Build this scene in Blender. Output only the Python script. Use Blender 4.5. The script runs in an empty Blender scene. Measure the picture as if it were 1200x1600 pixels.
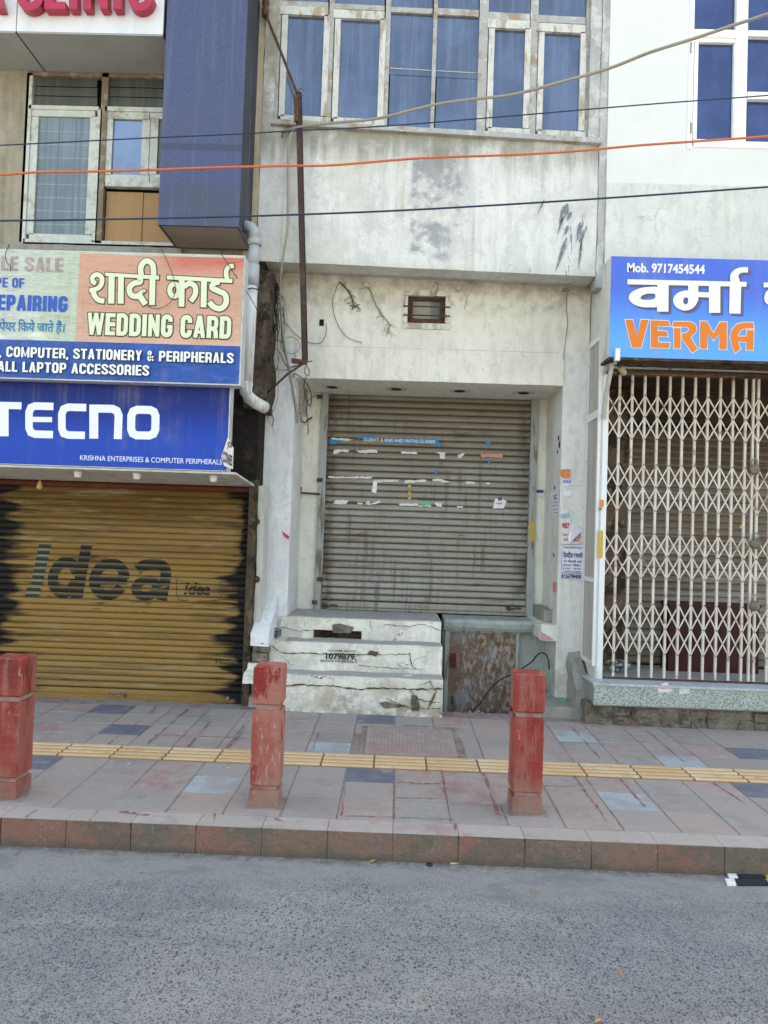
import bpy, bmesh, math, random
from mathutils import Vector, Matrix, noise
random.seed(7)
S = bpy.context.scene
COL = S.collection
V = Vector

# ------------------------------------------------------------------ camera
F = 1200.0
ROLL = 0.033
EYE = V((0.0, 0.0, 1.75))
_v = V(((620 - 600) / F, -(838 - 800) / F, -1)).normalized()      # world Y seen by the camera
_u = V((math.sin(ROLL), math.cos(ROLL), 0))
_w = (_u - _v * _u.dot(_v)).normalized()                          # world Z seen by the camera
_x = _v.cross(_w)                                                 # world X seen by the camera
RM = Matrix((_x, _v, _w))
cam = bpy.data.cameras.new('camera')
cam.sensor_fit = 'VERTICAL'; cam.sensor_height = 36.0; cam.lens = 36.0 * F / 1600.0
cam.clip_start = 0.05; cam.clip_end = 2000
camo = bpy.data.objects.new('camera', cam); COL.objects.link(camo)
camo.matrix_world = Matrix.Translation(EYE) @ RM.to_4x4()
S.camera = camo

# ------------------------------------------------------------------ sky, sun, exposure
SUN_EL, SUN_AZ = math.radians(52), math.radians(8)
wd = bpy.data.worlds.new('World'); S.world = wd; wd.use_nodes = True
wn = wd.node_tree
sky = wn.nodes.new('ShaderNodeTexSky'); sky.sky_type = 'NISHITA'; sky.sun_disc = False
sky.sun_elevation = SUN_EL; sky.sun_rotation = SUN_AZ
sky.air_density = 1.0; sky.dust_density = 2.5; sky.ozone_density = 1.0
wn.links.new(sky.outputs[0], wn.nodes['Background'].inputs[0])
wn.nodes['Background'].inputs[1].default_value = 0.15
sun = bpy.data.lights.new('sun', 'SUN'); sun.energy = 3.0; sun.angle = math.radians(0.5); sun.color = (1, .95, .88)
suno = bpy.data.objects.new('sun', sun); COL.objects.link(suno)
_sd = V((math.sin(SUN_AZ) * math.cos(SUN_EL), math.cos(SUN_AZ) * math.cos(SUN_EL), math.sin(SUN_EL)))
suno.rotation_euler = _sd.to_track_quat('Z', 'Y').to_euler(); suno.location = (0, 20, 30)
S.view_settings.view_transform = 'Standard'; S.view_settings.look = 'None'
S.view_settings.gamma = 1; S.view_settings.use_curve_mapping = False
S.view_settings.exposure = 2.4
S.view_settings.use_white_balance = True
S.view_settings.white_balance_temperature = 9000
S.view_settings.white_balance_tint = 7
S.cycles.max_bounces = 8

# ------------------------------------------------------------------ measuring: a photo point on a known plane -> metres
def ray(px, py):
    return RM @ V(((px - 600) / F, -(py - 800) / F, -1))
def at(px, py, Y):
    d = ray(px, py); t = Y / d.y
    return (EYE.x + d.x * t, EYE.z + d.z * t)
def P(px, py, Y):
    x, z = at(px, py, Y); return V((x, Y, z))
def onz(px, py, z):
    d = ray(px, py); t = (z - EYE.z) / d.z
    return V((d.x * t, d.y * t, z))
def rect(x0, y0, x1, y1, Y):
    xm, ym = (x0 + x1) / 2, (y0 + y1) / 2
    return at(x0, ym, Y)[0], at(x1, ym, Y)[0], at(xm, y1, Y)[1], at(xm, y0, Y)[1]   # X0, X1, Z0, Z1

# ------------------------------------------------------------------ materials
class G:
    def __init__(s, name):
        s.m = bpy.data.materials.new(name); s.m.use_nodes = True
        s.t = s.m.node_tree; s.b = s.t.nodes['Principled BSDF']
        s.pos = s.t.nodes.new('ShaderNodeNewGeometry').outputs['Position']
    def n(s, ty, **k):
        x = s.t.nodes.new(ty)
        for a, b in k.items(): setattr(x, a, b)
        return x
    def l(s, a, b): s.t.links.new(a, b)
    def rng(s, o, lo, hi, a=0, b=1):
        r = s.n('ShaderNodeMapRange', interpolation_type='SMOOTHSTEP')
        s.l(o, r.inputs[0])
        if lo > hi: lo, hi, a, b = hi, lo, b, a
        r.inputs[1].default_value = lo; r.inputs[2].default_value = hi
        r.inputs[3].default_value = a; r.inputs[4].default_value = b
        return r.outputs[0]
    def vec(s, sc, off=0):
        if sc == (1, 1, 1) and not off: return s.pos
        mp = s.n('ShaderNodeMapping'); s.l(s.pos, mp.inputs[0])
        mp.inputs['Scale'].default_value = sc; mp.inputs['Location'].default_value = (off, off * .7, off * 1.3)
        return mp.outputs[0]
    def warp(s, sc, st):
        t = s.n('ShaderNodeTexNoise'); s.l(s.pos, t.inputs['Vector']); t.inputs['Scale'].default_value = sc * .9; t.inputs['Detail'].default_value = 3
        mx = s.n('ShaderNodeVectorMath', operation='MULTIPLY_ADD'); s.l(t.outputs[1], mx.inputs[0])
        mx.inputs[1].default_value = (1.3 / sc,) * 3; s.l(s.vec(st), mx.inputs[2]); return mx.outputs[0]
    def mask(s, m):
        k = m[0]
        if k == 'n':       # noise: scale, lo, hi, axis stretch, offset
            t = s.n('ShaderNodeTexNoise'); s.l(s.vec(m[4] if len(m) > 4 else (1, 1, 1), m[5] if len(m) > 5 else m[1] * .37), t.inputs['Vector'])
            t.inputs['Scale'].default_value = m[1]; t.inputs['Detail'].default_value = 9; t.inputs['Roughness'].default_value = .68
            return s.rng(t.outputs[0], m[2], m[3])
        if k == 'crack':   # scale, width
            t = s.n('ShaderNodeTexNoise'); s.l(s.pos, t.inputs['Vector']); t.inputs['Scale'].default_value = m[1] * 2.2; t.inputs['Detail'].default_value = 6
            mx = s.n('ShaderNodeVectorMath', operation='MULTIPLY_ADD'); s.l(t.outputs[1], mx.inputs[0])
            mx.inputs[1].default_value = (.6 / m[1],) * 3; s.l(s.pos, mx.inputs[2])
            v = s.n('ShaderNodeTexVoronoi', feature='DISTANCE_TO_EDGE'); s.l(mx.outputs[0], v.inputs['Vector']); v.inputs['Scale'].default_value = m[1]
            return s.rng(v.outputs['Distance'], m[2], m[2] * .3)
        if k == 'cell':    # voronoi cell value: scale, lo, hi, stretch
            v = s.n('ShaderNodeTexVoronoi'); s.l(s.warp(m[1], m[4] if len(m) > 4 else (1, 1, 1)), v.inputs['Vector']); v.inputs['Scale'].default_value = m[1]
            sp = s.n('ShaderNodeSeparateColor'); s.l(v.outputs['Color'], sp.inputs[0])
            return s.rng(sp.outputs[0], m[2], m[3])
        if k == 'dot':     # voronoi distance: scale, lo, hi, stretch
            v = s.n('ShaderNodeTexVoronoi'); s.l(s.warp(m[1], m[4] if len(m) > 4 else (1, 1, 1)), v.inputs['Vector']); v.inputs['Scale'].default_value = m[1]
            return s.rng(v.outputs['Distance'], m[2], m[3])
        if k == 'g':       # gradient along an axis: axis, from, to, wobble, wobble scale
            sp = s.n('ShaderNodeSeparateXYZ'); s.l(s.pos, sp.inputs[0]); o = sp.outputs['xyz'.index(m[1])]
            if len(m) > 4:
                t = s.n('ShaderNodeTexNoise'); s.l(s.vec(m[6] if len(m) > 6 else (1, 1, 1)), t.inputs['Vector']); t.inputs['Scale'].default_value = m[5]; t.inputs['Detail'].default_value = 7
                q = s.n('ShaderNodeMath', operation='MULTIPLY_ADD'); s.l(t.outputs[0], q.inputs[0]); q.inputs[1].default_value = m[4] * 2
                q2 = s.n('ShaderNodeMath', operation='SUBTRACT'); s.l(o, q.inputs[2]); s.l(q.outputs[0], q2.inputs[0]); q2.inputs[1].default_value = m[4]
                o = q2.outputs[0]
            return s.rng(o, m[2], m[3])
        if k == 'saw':     # fraction within a repeat along z: pitch, origin, lo, hi
            sp = s.n('ShaderNodeSeparateXYZ'); s.l(s.pos, sp.inputs[0])
            a = s.n('ShaderNodeMath', operation='SUBTRACT'); s.l(sp.outputs[2], a.inputs[0]); a.inputs[1].default_value = m[2]
            b = s.n('ShaderNodeMath', operation='DIVIDE'); s.l(a.outputs[0], b.inputs[0]); b.inputs[1].default_value = m[1]
            c = s.n('ShaderNodeMath', operation='FRACT'); s.l(b.outputs[0], c.inputs[0])
            return s.rng(c.outputs[0], m[3], m[4])
        if k == 'rand':
            o = s.n('ShaderNodeObjectInfo'); return s.rng(o.outputs['Random'], m[1], m[2])
        if k in '*+-':
            a, b = s.mask(m[1]), s.mask(m[2])
            q = s.n('ShaderNodeMath', operation={'*': 'MULTIPLY', '+': 'ADD', '-': 'SUBTRACT'}[k], use_clamp=True); s.l(a, q.inputs[0]); s.l(b, q.inputs[1])
            return q.outputs[0]
def M(name, base, layers=(), rough=.85, bump=(), metal=0, spec=.3, coat=0):
    g = G(name); c = None
    rgb = g.n('ShaderNodeRGB'); rgb.outputs[0].default_value = (*base, 1); c = rgb.outputs[0]
    for col, fac, mk in layers:
        mx = g.n('ShaderNodeMix', data_type='RGBA'); g.l(c, mx.inputs[6]); mx.inputs[7].default_value = (*col, 1)
        q = g.n('ShaderNodeMath', operation='MULTIPLY'); g.l(g.mask(mk), q.inputs[0]); q.inputs[1].default_value = fac
        g.l(q.outputs[0], mx.inputs[0]); c = mx.outputs[2]
    g.l(c, g.b.inputs['Base Color'])
    g.b.inputs['Roughness'].default_value = rough; g.b.inputs['Metallic'].default_value = metal
    g.b.inputs['Specular IOR Level'].default_value = spec
    prev = None
    for mk, dist in bump:
        bn = g.n('ShaderNodeBump'); bn.inputs['Strength'].default_value = 1; bn.inputs['Distance'].default_value = dist
        g.l(g.mask(mk), bn.inputs['Height'])
        if prev: g.l(prev, bn.inputs['Normal'])
        prev = bn.outputs[0]
    if prev: g.l(prev, g.b.inputs['Normal'])
    return g.m
SX, SZ = (6, 1, 1), (1, 1, .16)
HZ = (.12, 1, 1)
def plaster(name, base, grime=(.3, .28, .22), amt=.6, extra=(), cr=.5, patch=None, pf=.6):
    ly = [(tuple(c * .88 for c in base), .8, ('n', 1.3, .4, .65)),
          (grime, amt * .5, ('n', 2.2, .48, .75)),
          (grime, amt * .8, ('*', ('n', 5, .45, .68, (2.2, 1, .10)), ('n', 1.1, .38, .6))),
          (tuple(c * .8 for c in base), .7, ('n', 12, .5, .6, (1, 1, .45))),
          (grime, amt * .5, ('n', 26, .6, .72)),
          ((.16, .13, .1), amt, ('*', ('n', 60, .66, .72), ('n', 3, .5, .62))),
          ((.12, .1, .08), cr, ('*', ('crack', 2.3, .007), ('n', 1.6, .57, .62)))]
    if patch: ly.insert(1, (patch, pf, ('*', ('n', 3.6, .53, .555), ('n', 30, .3, .5))))
    return M(name, base, ly + list(extra), .92, [(('n', 4, .25, .75), .010), (('n', 70, .3, .7), .003)], spec=.15)

m_white = plaster('lime_washed_plaster', (.78, .765, .70), amt=.35)
m_white2 = plaster('fresh_lime_wash', (.80, .80, .815), amt=.22, patch=(.74, .735, .70), pf=.6)
m_upper = plaster('weathered_facade_plaster', (.77, .775, .755), (.37, .355, .29), .72, patch=(.56, .575, .585), pf=.5,
                  extra=[((.6, .58, .48), .5, ('*', ('n', 1.2, .46, .6), ('g', 'x', .3, -.6, .4, 2))),
                         ((.25, .26, .29), .75, ('*', ('*', ('g', 'x', .0, .05, .03, 5), ('g', 'x', .62, .45, .2, 3)), ('*', ('n', 2.6, .47, .6), ('g', 'z', 4.15, 4.35, .1, 3)))),
                         ((.20, .21, .25), .9, ('*', ('n', 14, .6, .615, (1.2, 1, .22)), ('*', ('g', 'x', 1.28, 1.42, .1, 2), ('g', 'z', 4.85, 4.6, .1, 2)))),
                         ((.30, .28, .23), .85, ('*', ('g', 'z', 5.05, 5.40, .3, 5, (3, 1, .3)), ('n', 3, .32, .55))),
                         ((.5, .49, .42), .6, ('g', 'z', 4.3, 4.08, .12, 5))])
m_pil = plaster('pilaster_plaster', (.77, .77, .73), (.38, .35, .28), .42,
                extra=[((.4, .37, .31), .75, ('*', ('g', 'z', .95, .35, .3, 3), ('n', 4, .35, .6)))])
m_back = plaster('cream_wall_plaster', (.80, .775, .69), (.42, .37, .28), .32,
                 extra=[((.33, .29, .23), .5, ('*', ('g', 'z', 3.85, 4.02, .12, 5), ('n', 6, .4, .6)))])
m_soffit = plaster('soffit_plaster', (.62, .61, .56), (.3, .26, .2), .7)
m_stepm = plaster('chipped_step_plaster', (.82, .78, .69), (.42, .36, .26), .55, patch=(.56, .52, .46), pf=.7, cr=.9,
                  extra=[((.36, .31, .25), .9, ('*', ('g', 'z', .46, .2, .28, 5), ('n', 5, .42, .56))), ((.5, .44, .33), .6, ('*', ('n', 4, .48, .6), ('g', 'z', .56, .45, .05, 5))),
                         ((.10, .09, .08), .9, ('*', ('crack', 3.2, .012), ('n', 2.2, .53, .57)))])
m_tread = plaster('worn_cement_tread', (.45, .44, .42), (.28, .26, .23), .6)
m_cement = plaster('rough_grey_cement', (.36, .34, .3), (.17, .15, .12), .8, cr=.8)
m_green = plaster('grey_green_cement', (.4, .43, .41), (.2, .19, .16), .8)
m_rubble = M('rubble_masonry', (.29, .235, .185), [((.40, .35, .29), .8, ('n', 9, .45, .6)), ((.14, .11, .08), .8, ('n', 5, .5, .6)), ((.1, .08, .06), .7, ('*', ('crack', 6, .03), ('n', 2, .5, .55))), ((.32, .17, .12), .6, ('n', 4, .55, .65))], .95, [(('n', 7, .3, .7), .03), (('n', 30, .3, .7), .015)], spec=.1)
m_crumble = M('crumbling_brown_brick', (.16, .115, .08), [((.3, .25, .2), .7, ('n', 12, .5, .65, (1, 1, .4))), ((.03, .022, .018), .8, ('n', 6, .5, .62)), ((.45, .42, .38), .6, ('n', 30, .62, .68))], .95, [(('n', 10, .3, .7), .05), (('n', 40, .3, .7), .015)], spec=.1)
m_dkbrown = M('dark_brown_timber', (.05, .032, .022), [((.015, .01, .008), .8, ('n', 8, .45, .6, HZ)), ((.12, .08, .05), .5, ('n', 5, .58, .68, HZ))], .9)  # very dark brown with horizontal streaks, for shop ceiling and shutter drum
m_dkjamb = M('rusty_brown_jamb', (.15, .1, .07), [((.03, .02, .015), .9, ('n', 5, .45, .58)), ((.3, .26, .22), .6, ('n', 12, .55, .65))], .9)
m_blackwall = M('near_black_wall', (.022, .018, .015), [((.07, .05, .035), .7, ('n', 7, .5, .7))], .9, [(('n', 20, .3, .7), .01)], spec=.15)  # near-black colour with brown mottling, for the wall behind the sign boards
m_beige = plaster('beige_old_plaster', (.40, .36, .28), (.15, .135, .11), .9, patch=(.36, .34, .3), pf=.6)
m_tan = plaster('tan_strip_plaster', (.56, .48, .35), (.2, .16, .12), .7)
m_rwall = M('bright_white_wall', (.70, .725, .715), [((.65, .67, .64), .7, ('n', 1.2, .4, .65)), ((.62, .6, .5), .35, ('n', 4, .58, .72, (1.5, 1, .2)))], .85, [(('n', 60, .3, .7), .0015)])
m_rlow = plaster('greyed_wall_plaster', (.72, .735, .71), (.45, .44, .36), .5, patch=(.64, .65, .63), pf=.5)
m_corner = plaster('grey_corner_plaster', (.5, .51, .5), (.22, .21, .19), .9, patch=(.68, .7, .7), pf=.7)
m_blue = M('blue_laminate', (.04, .055, .14), [((.13, .16, .27), .7, ('n', 110, .54, .64)), ((.05, .055, .09), .8, ('*', ('g', 'z', 4.75, 4.5, .3, 3, (1, 1, .5)), ('n', 2, .35, .6))), ((.1, .12, .17), .5, ('n', 6, .5, .7, (3, 3, .12))), ((.06, .07, .12), .5, ('n', 1.6, .45, .7)), ((.02, .026, .06), .55, ('*', ('g', 'z', 4.95, 4.97, .01, 3), ('g', 'z', 5.03, 5.01, .01, 3)))], .42, [(('n', 120, .3, .7), .001)], spec=.5)
m_blueside = M('blue_laminate_weathered', (.03, .034, .052), [((.14, .14, .15), .6, ('n', 5, .5, .65, (2, 2, .2)))], .6, spec=.4)
m_brownpanel = M('brown_soffit_panel', (.42, .34, .29), [((.5, .43, .38), .5, ('n', 5, .45, .65))], .6)
m_fascia = M('brushed_white_panel', (.66, .68, .71), [((.5, .52, .55), .5, ('n', 4, .4, .7, (1.5, 1, .2))), ((.8, .8, .8), .5, ('n', 60, .6, .7))], .35, spec=.5)
m_fsoff = M('grey_soffit_panel', (.34, .35, .34), [((.24, .25, .24), .5, ('n', 3, .4, .7)), ((.45, .45, .43), .5, ('n', 50, .6, .7))], .5)
m_red = M('crimson_letter_paint', (.42, .012, .05), [((.2, .01, .03), .4, ('n', 8, .45, .7))], .35, spec=.5)
m_dark = M('dark_void', (.012, .011, .01), rough=.9)
m_joint = M('dark_joint', (.04, .035, .03), rough=.9)
m_winframe = M('pale_green_painted_frame', (.5, .54, .5), [((.27, .24, .19), .7, ('n', 7, .52, .66)), ((.62, .66, .64), .6, ('n', 16, .5, .65)), ((.12, .1, .08), .7, ('n', 45, .63, .7))], .7, [(('n', 60, .3, .7), .002)])
m_brframe = M('brown_rusty_frame', (.19, .14, .1), [((.3, .29, .26), .7, ('n', 8, .5, .62))], .8)
m_oldframe = M('peeling_white_frame', (.62, .62, .58), [((.36, .28, .2), .85, ('n', 5, .5, .6, (2, 2, .5))), ((.45, .46, .45), .7, ('n', 12, .5, .64)), ((.11, .09, .07), .8, ('n', 40, .62, .69, (1, 1, .5)))], .8, [(('n', 40, .3, .7), .003)])
m_mullion = M('grey_flaking_mullion', (.4, .41, .4), [((.34, .24, .17), .85, ('n', 6, .5, .6)), ((.6, .61, .6), .7, ('n', 14, .54, .64)), ((.1, .08, .07), .7, ('n', 45, .62, .7))], .8, [(('n', 40, .3, .7), .003)])
def glassm(name, col, rough, metal, dust=.25, dc=(.35, .38, .42), ex=()):
    return M(name, col, [(tuple(c * .6 for c in col), .7, ('n', .9, .42, .6)), (dc, dust, ('n', 5, .42, .75, (3, 1, .12))), (dc, dust, ('n', 24, .58, .72)), (dc, dust, ('n', 70, .64, .7, (1, 1, .5)))] + list(ex), rough, [(('n', 1.2, .2, .8), .0015)], metal, .5)  # broad first noise layer paints uneven reflections into the pane colour
m_glass = glassm('blue_film_glass', (.125, .165, .25), .13, .5, .45, (.24, .28, .34))  # film tint also puts the blue of the reflected sky into the glass
m_glassr = glassm('deep_blue_glass', (.06, .095, .22), .08, .5, .03)
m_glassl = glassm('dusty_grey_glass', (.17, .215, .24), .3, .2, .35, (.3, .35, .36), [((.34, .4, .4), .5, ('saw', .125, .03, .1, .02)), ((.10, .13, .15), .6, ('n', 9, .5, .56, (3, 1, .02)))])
m_glassd = glassm('dark_louvre_glass', (.07, .08, .07), .3, .1, .4, (.2, .22, .2))
m_glassb = glassm('bright_blue_glass', (.2, .26, .36), .12, .6, .2)
m_curtain = M('vent_cloth', (.34, .32, .27), [((.14, .16, .2), .8, ('g', 'x', .24, .27))], .9)
m_ply = M('plywood_board', (.38, .225, .11), [((.34, .2, .09), .7, ('n', 9, .45, .65, (3, 1, .3))), ((.25, .15, .07), .5, ('n', 2.5, .5, .7))], .75)
m_rwframe = M('clean_white_frame', (.84, .86, .86), [((.6, .6, .56), .3, ('n', 9, .55, .7))], .45)
m_pipe = M('grey_pvc_pipe', (.36, .38, .41), [((.22, .22, .21), .6, ('n', 12, .5, .65))], .5)
m_pipew = M('whitish_dirty_pvc_pipe', (.62, .63, .62), [((.3, .28, .24), .75, ('n', 8, .48, .65, (3, 3, .3)))], .55)
m_rust = M('rusty_iron', (.10, .05, .035), [((.2, .09, .04), .7, ('n', 20, .5, .65)), ((.03, .02, .02), .7, ('n', 40, .5, .65))], .85, [(('n', 60, .3, .7), .002)])
m_pole = M('maroon_painted_iron', (.055, .028, .026), [((.12, .07, .05), .6, ('n', 14, .5, .65)), ((.03, .02, .02), .5, ('n', 40, .55, .65))], .7)
m_black = M('black_rubber', (.02, .02, .022), rough=.55)
m_orange = M('orange_cable', (.62, .13, .045), [((.4, .1, .05), .5, ('n', 6, .5, .7))], .45)
m_beigec = M('beige_cable', (.30, .27, .22), [((.2, .18, .15), .6, ('n', 10, .5, .7))], .6)
m_navy = M('dark_blue_cable', (.02, .035, .07), rough=.5)
m_signframe = M('sign_frame_metal', (.55, .56, .57), [((.3, .28, .25), .6, ('n', 7, .5, .65))], .45, metal=.2)
m_mint = M('mint_vinyl', (.62, .7, .56), [((.68, .7, .72), .6, ('g', 'x', -2.7, -3.2)), ((.7, .68, .5), .5, ('g', 'z', 3.93, 4.02, .03, 4)), ((.4, .4, .34), .35, ('n', 5, .55, .72)), ((.3, .27, .22), .30, ('*', ('n', 4, .46, .7, (3, 1, .12)), ('n', 2, .4, .6))), ((.35, .32, .27), .35, ('n', 50, .66, .7))], .45, [(('n', 2.2, .3, .7, (1, 1, 3)), .03)], spec=.4)
m_peach = M('peach_vinyl', (.66, .36, .26), [((.62, .11, .08), .75, ('*', ('g', 'z', 3.72, 3.86, .06, 1.5), ('g', 'x', -2.0, -1.75, .15, 1))), ((.7, .44, .34), .6, ('g', 'z', 3.5, 3.3)), ((.4, .25, .18), .35, ('n', 5, .55, .72)), ((.3, .27, .22), .30, ('*', ('n', 4, .46, .7, (3, 1, .12)), ('n', 2, .4, .6))), ((.35, .32, .27), .35, ('n', 50, .66, .7))], .45, [(('n', 2.2, .3, .7, (.6, 1, 2)), .02)], spec=.4)
m_royal = M('royal_blue_vinyl', (.004, .075, .37), [((.02, .15, .55), .6, ('n', 2.5, .45, .7, (1, 1, 2.5))), ((.1, .2, .5), .4, ('n', 7, .6, .72)), ((.3, .27, .22), .30, ('*', ('n', 4, .46, .7, (3, 1, .12)), ('n', 2, .4, .6))), ((.35, .32, .27), .35, ('n', 50, .66, .7))], .4, [(('n', 5, .3, .7, (1, 1, 2)), .014)], spec=.5)
m_tblue = M('deep_blue_vinyl', (.001, .018, .17), [((.004, .062, .42), .85, ('g', 'z', 2.78, 2.4, .1, .8)), ((.05, .08, .2), .15, ('n', 6, .6, .75)), ((.3, .27, .22), .30, ('*', ('n', 4, .46, .7, (3, 1, .12)), ('n', 2, .4, .6))), ((.35, .32, .27), .35, ('n', 50, .66, .7))], .5, [(('n', 1.5, .3, .7), .004)], spec=.22)
m_vblue = M('sky_blue_vinyl', (.035, .12, .58), [((.05, .34, .85), .9, ('g', 'z', 3.95, 3.4)), ((.3, .27, .22), .30, ('*', ('n', 4, .46, .7, (3, 1, .12)), ('n', 2, .4, .6))), ((.35, .32, .27), .35, ('n', 50, .66, .7))], .38, [(('n', 1.5, .3, .7), .003)], spec=.45)
def flat(n, c, r=.6): return M(n, c, [(tuple(x * .75 for x in c), .4, ('n', 6, .5, .75))], r)
m_ink_cream = flat('cream_print', (.66, .72, .52)); m_ink_dark = flat('dark_green_print', (.03, .045, .02)); m_ink_white = flat('white_print', (.76, .78, .82), .45)
m_ink_grey = M('faded_grey_print', (.3, .24, .23), [((.5, .36, .33), .7, ('n', 9, .45, .6))], .6); m_ink_blue = flat('blue_print', (.02, .1, .42)); m_ink_teal = flat('teal_print', (.02, .2, .38))
m_ink_black = flat('black_print', (.03, .03, .035)); m_ink_shadow = flat('slate_print', (.1, .1, .2)); m_ink_orange = flat('orange_print', (.72, .19, .03)); m_ink_red = flat('red_print', (.5, .04, .08))
m_drip = M('slate_paint_drip', (.17, .185, .21), [((.4, .41, .42), .8, ('n', 30, .52, .6))], .8)
m_paper = M('dirty_paper', (.66, .63, .62), [((.4, .35, .3), .6, ('n', 12, .5, .65))], .85)
m_paper2 = M('lilac_white_paper', (.7, .69, .78), [((.5, .48, .5), .4, ('n', 9, .5, .65))], .8)
m_pbluepaper = flat('torn_blue_paper', (.03, .2, .42), .75); m_pgreen = flat('torn_green_paper', (.12, .42, .2), .75); m_ppink = flat('torn_salmon_paper', (.6, .26, .2), .75)
m_yellow = flat('yellow_paint', (.52, .33, .06)); m_oran2 = M('faded_orange_smear', (.66, .2, .08), [((.72, .68, .62), .9, ('n', 26, .5, .56, (2, 1, .5)))], .9)

PITG = .0682
ZG0 = at(665, 943, 8.05)[1]
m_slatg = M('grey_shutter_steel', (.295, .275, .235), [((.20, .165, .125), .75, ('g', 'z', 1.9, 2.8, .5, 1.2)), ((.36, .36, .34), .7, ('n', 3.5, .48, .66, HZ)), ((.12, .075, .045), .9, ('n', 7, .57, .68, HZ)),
            ((.10, .07, .05), .85, ('saw', PITG, ZG0, .30, .04)), ((.13, .09, .06), .7, ('*', ('saw', PITG, ZG0, .84, .93), ('n', 3, .35, .6, HZ))), ((.09, .055, .035), .9, ('*', ('g', 'x', -.62, -.74, .08, 9, HZ), ('n', 5, .35, .55))), ((.08, .055, .04), .8, ('*', ('g', 'x', 1.18, 1.36, .1, 9, HZ), ('n', 5, .4, .6))), ((.5, .49, .46), .5, ('n', 40, .62, .68)), ((.14, .115, .09), .75, ('*', ('n', 6, .5, .62, (3, 1, .2)), ('n', 1.5, .42, .58))), ((.1, .075, .055), .8, ('n', 30, .63, .67))], .6, [(('n', 4, .3, .7, HZ), .004)], metal=.25, spec=.4)
m_gchan = M('grey_guide_channel', (.33, .35, .34), [((.16, .1, .06), .85, ('n', 6, .5, .6, (3, 3, .4)))], .7, metal=.2)
PITY = .0565
ZY0 = .30
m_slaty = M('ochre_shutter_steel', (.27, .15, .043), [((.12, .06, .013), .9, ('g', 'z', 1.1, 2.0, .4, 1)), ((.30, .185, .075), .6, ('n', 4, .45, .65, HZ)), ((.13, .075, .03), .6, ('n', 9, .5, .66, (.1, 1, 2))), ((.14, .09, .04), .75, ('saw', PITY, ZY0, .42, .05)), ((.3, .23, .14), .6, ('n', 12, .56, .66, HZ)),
            ((.09, .04, .02), .9, ('*', ('n', 3.2, .58, .62, HZ), ('n', 14, .5, .58, (.2, 1, 1)))),
            ((.006, .005, .005), 1, ('+', ('g', 'x', -1.53, -1.38, .5, 4.0, (.3, 1, 2.4)), ('g', 'x', -1.43, -1.36))), ((.02, .014, .01), .85, ('*', ('g', 'x', -1.85, -1.45, .3, 3), ('n', 9, .5, .58, (.1, 1, 2.6)))), ((.02, .014, .01), .85, ('*', ('g', 'x', -3.1, -3.45, .3, 3), ('n', 9, .5, .58, (.1, 1, 2.6)))), ((.01, .008, .006), 1, ('g', 'x', -3.42, -3.56, .45, 4.2, (.3, 1, 2.4))),
            ((.12, .028, .015), .9, ('*', ('g', 'z', 2.09, 2.11), ('n', 3, .3, .5)))], .6, [(('n', 5, .3, .7, HZ), .003)], metal=0, spec=.2)
m_paintk = M('worn_black_paint', (.010, .009, .009), [((.15, .125, .085), .55, ('*', ('saw', PITY, ZY0, .5, .72), ('n', 5, .25, .45, HZ))), ((.3, .2, .08), .5, ('n', 18, .6, .66, HZ))], .7)
m_paintt = M('worn_teal_paint', (.016, .036, .034), [((.24, .22, .15), .9, ('*', ('saw', PITY, ZY0, .5, .72), ('n', 5, .25, .45, HZ)))], .7)
m_slatr = M('brown_grey_shutter_steel', (.20, .155, .12), [((.36, .32, .28), .8, ('n', 3, .45, .65, HZ)), ((.1, .06, .04), .9, ('n', 5, .52, .66, HZ)), ((.09, .06, .04), .6, ('g', 'z', 2.2, 2.8, .3, 2))], .65, metal=.2)
m_redpanel = M('maroon_panel', (.05, .006, .009), [((.04, .006, .008), .6, ('n', 4, .5, .7))], .5)
m_gate = M('cream_painted_gate_iron', (.54, .47, .40), [((.62, .59, .55), .7, ('n', 6, .45, .6)), ((.26, .12, .06), .95, ('n', 9, .56, .66)), ((.2, .09, .04), .9, ('n', 40, .66, .72))], .6)
m_gatew = M('white_painted_post', (.70, .70, .70), [((.36, .2, .1), .8, ('n', 8, .62, .7)), ((.5, .46, .4), .6, ('*', ('g', 'z', 1.0, .6, .2, 4), ('n', 6, .4, .6)))], .55)
m_panel = M('ribbed_grey_panel', (.44, .42, .39), [((.3, .28, .25), .6, ('n', 5, .45, .65, (3, 3, .2)))], .65)
m_granite = M('speckled_granite', (.3, .33, .3), [((.48, .52, .48), .9, ('cell', 170, .6, .7)), ((.12, .135, .125), .9, ('cell', 130, .3, .22)), ((.3, .26, .2), .4, ('n', 4, .5, .7))], .42, spec=.5)
m_granitet = M('granite_top_dusty', (.36, .4, .43), [((.55, .58, .6), .5, ('cell', 80, .6, .7)), ((.3, .28, .24), .5, ('n', 5, .5, .7))], .55)
m_hatch = M('rusted_steel_sheet', (.25, .24, .24), [((.17, .095, .05), .92, ('*', ('n', 2.4, .34, .52), ('n', 22, .32, .48))), ((.13, .06, .03), .9, ('n', 14, .52, .62, (1, 1, .4))), ((.42, .36, .34), .7, ('*', ('n', 30, .5, .6, (1, 1, .4)), ('g', 'x', .62, .72, .1, 4))), ((.42, .3, .29), .8, ('*', ('g', 'z', .78, .86, .06, 5), ('n', 6, .35, .55)))], .75, [(('n', 30, .3, .7), .003)])
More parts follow.
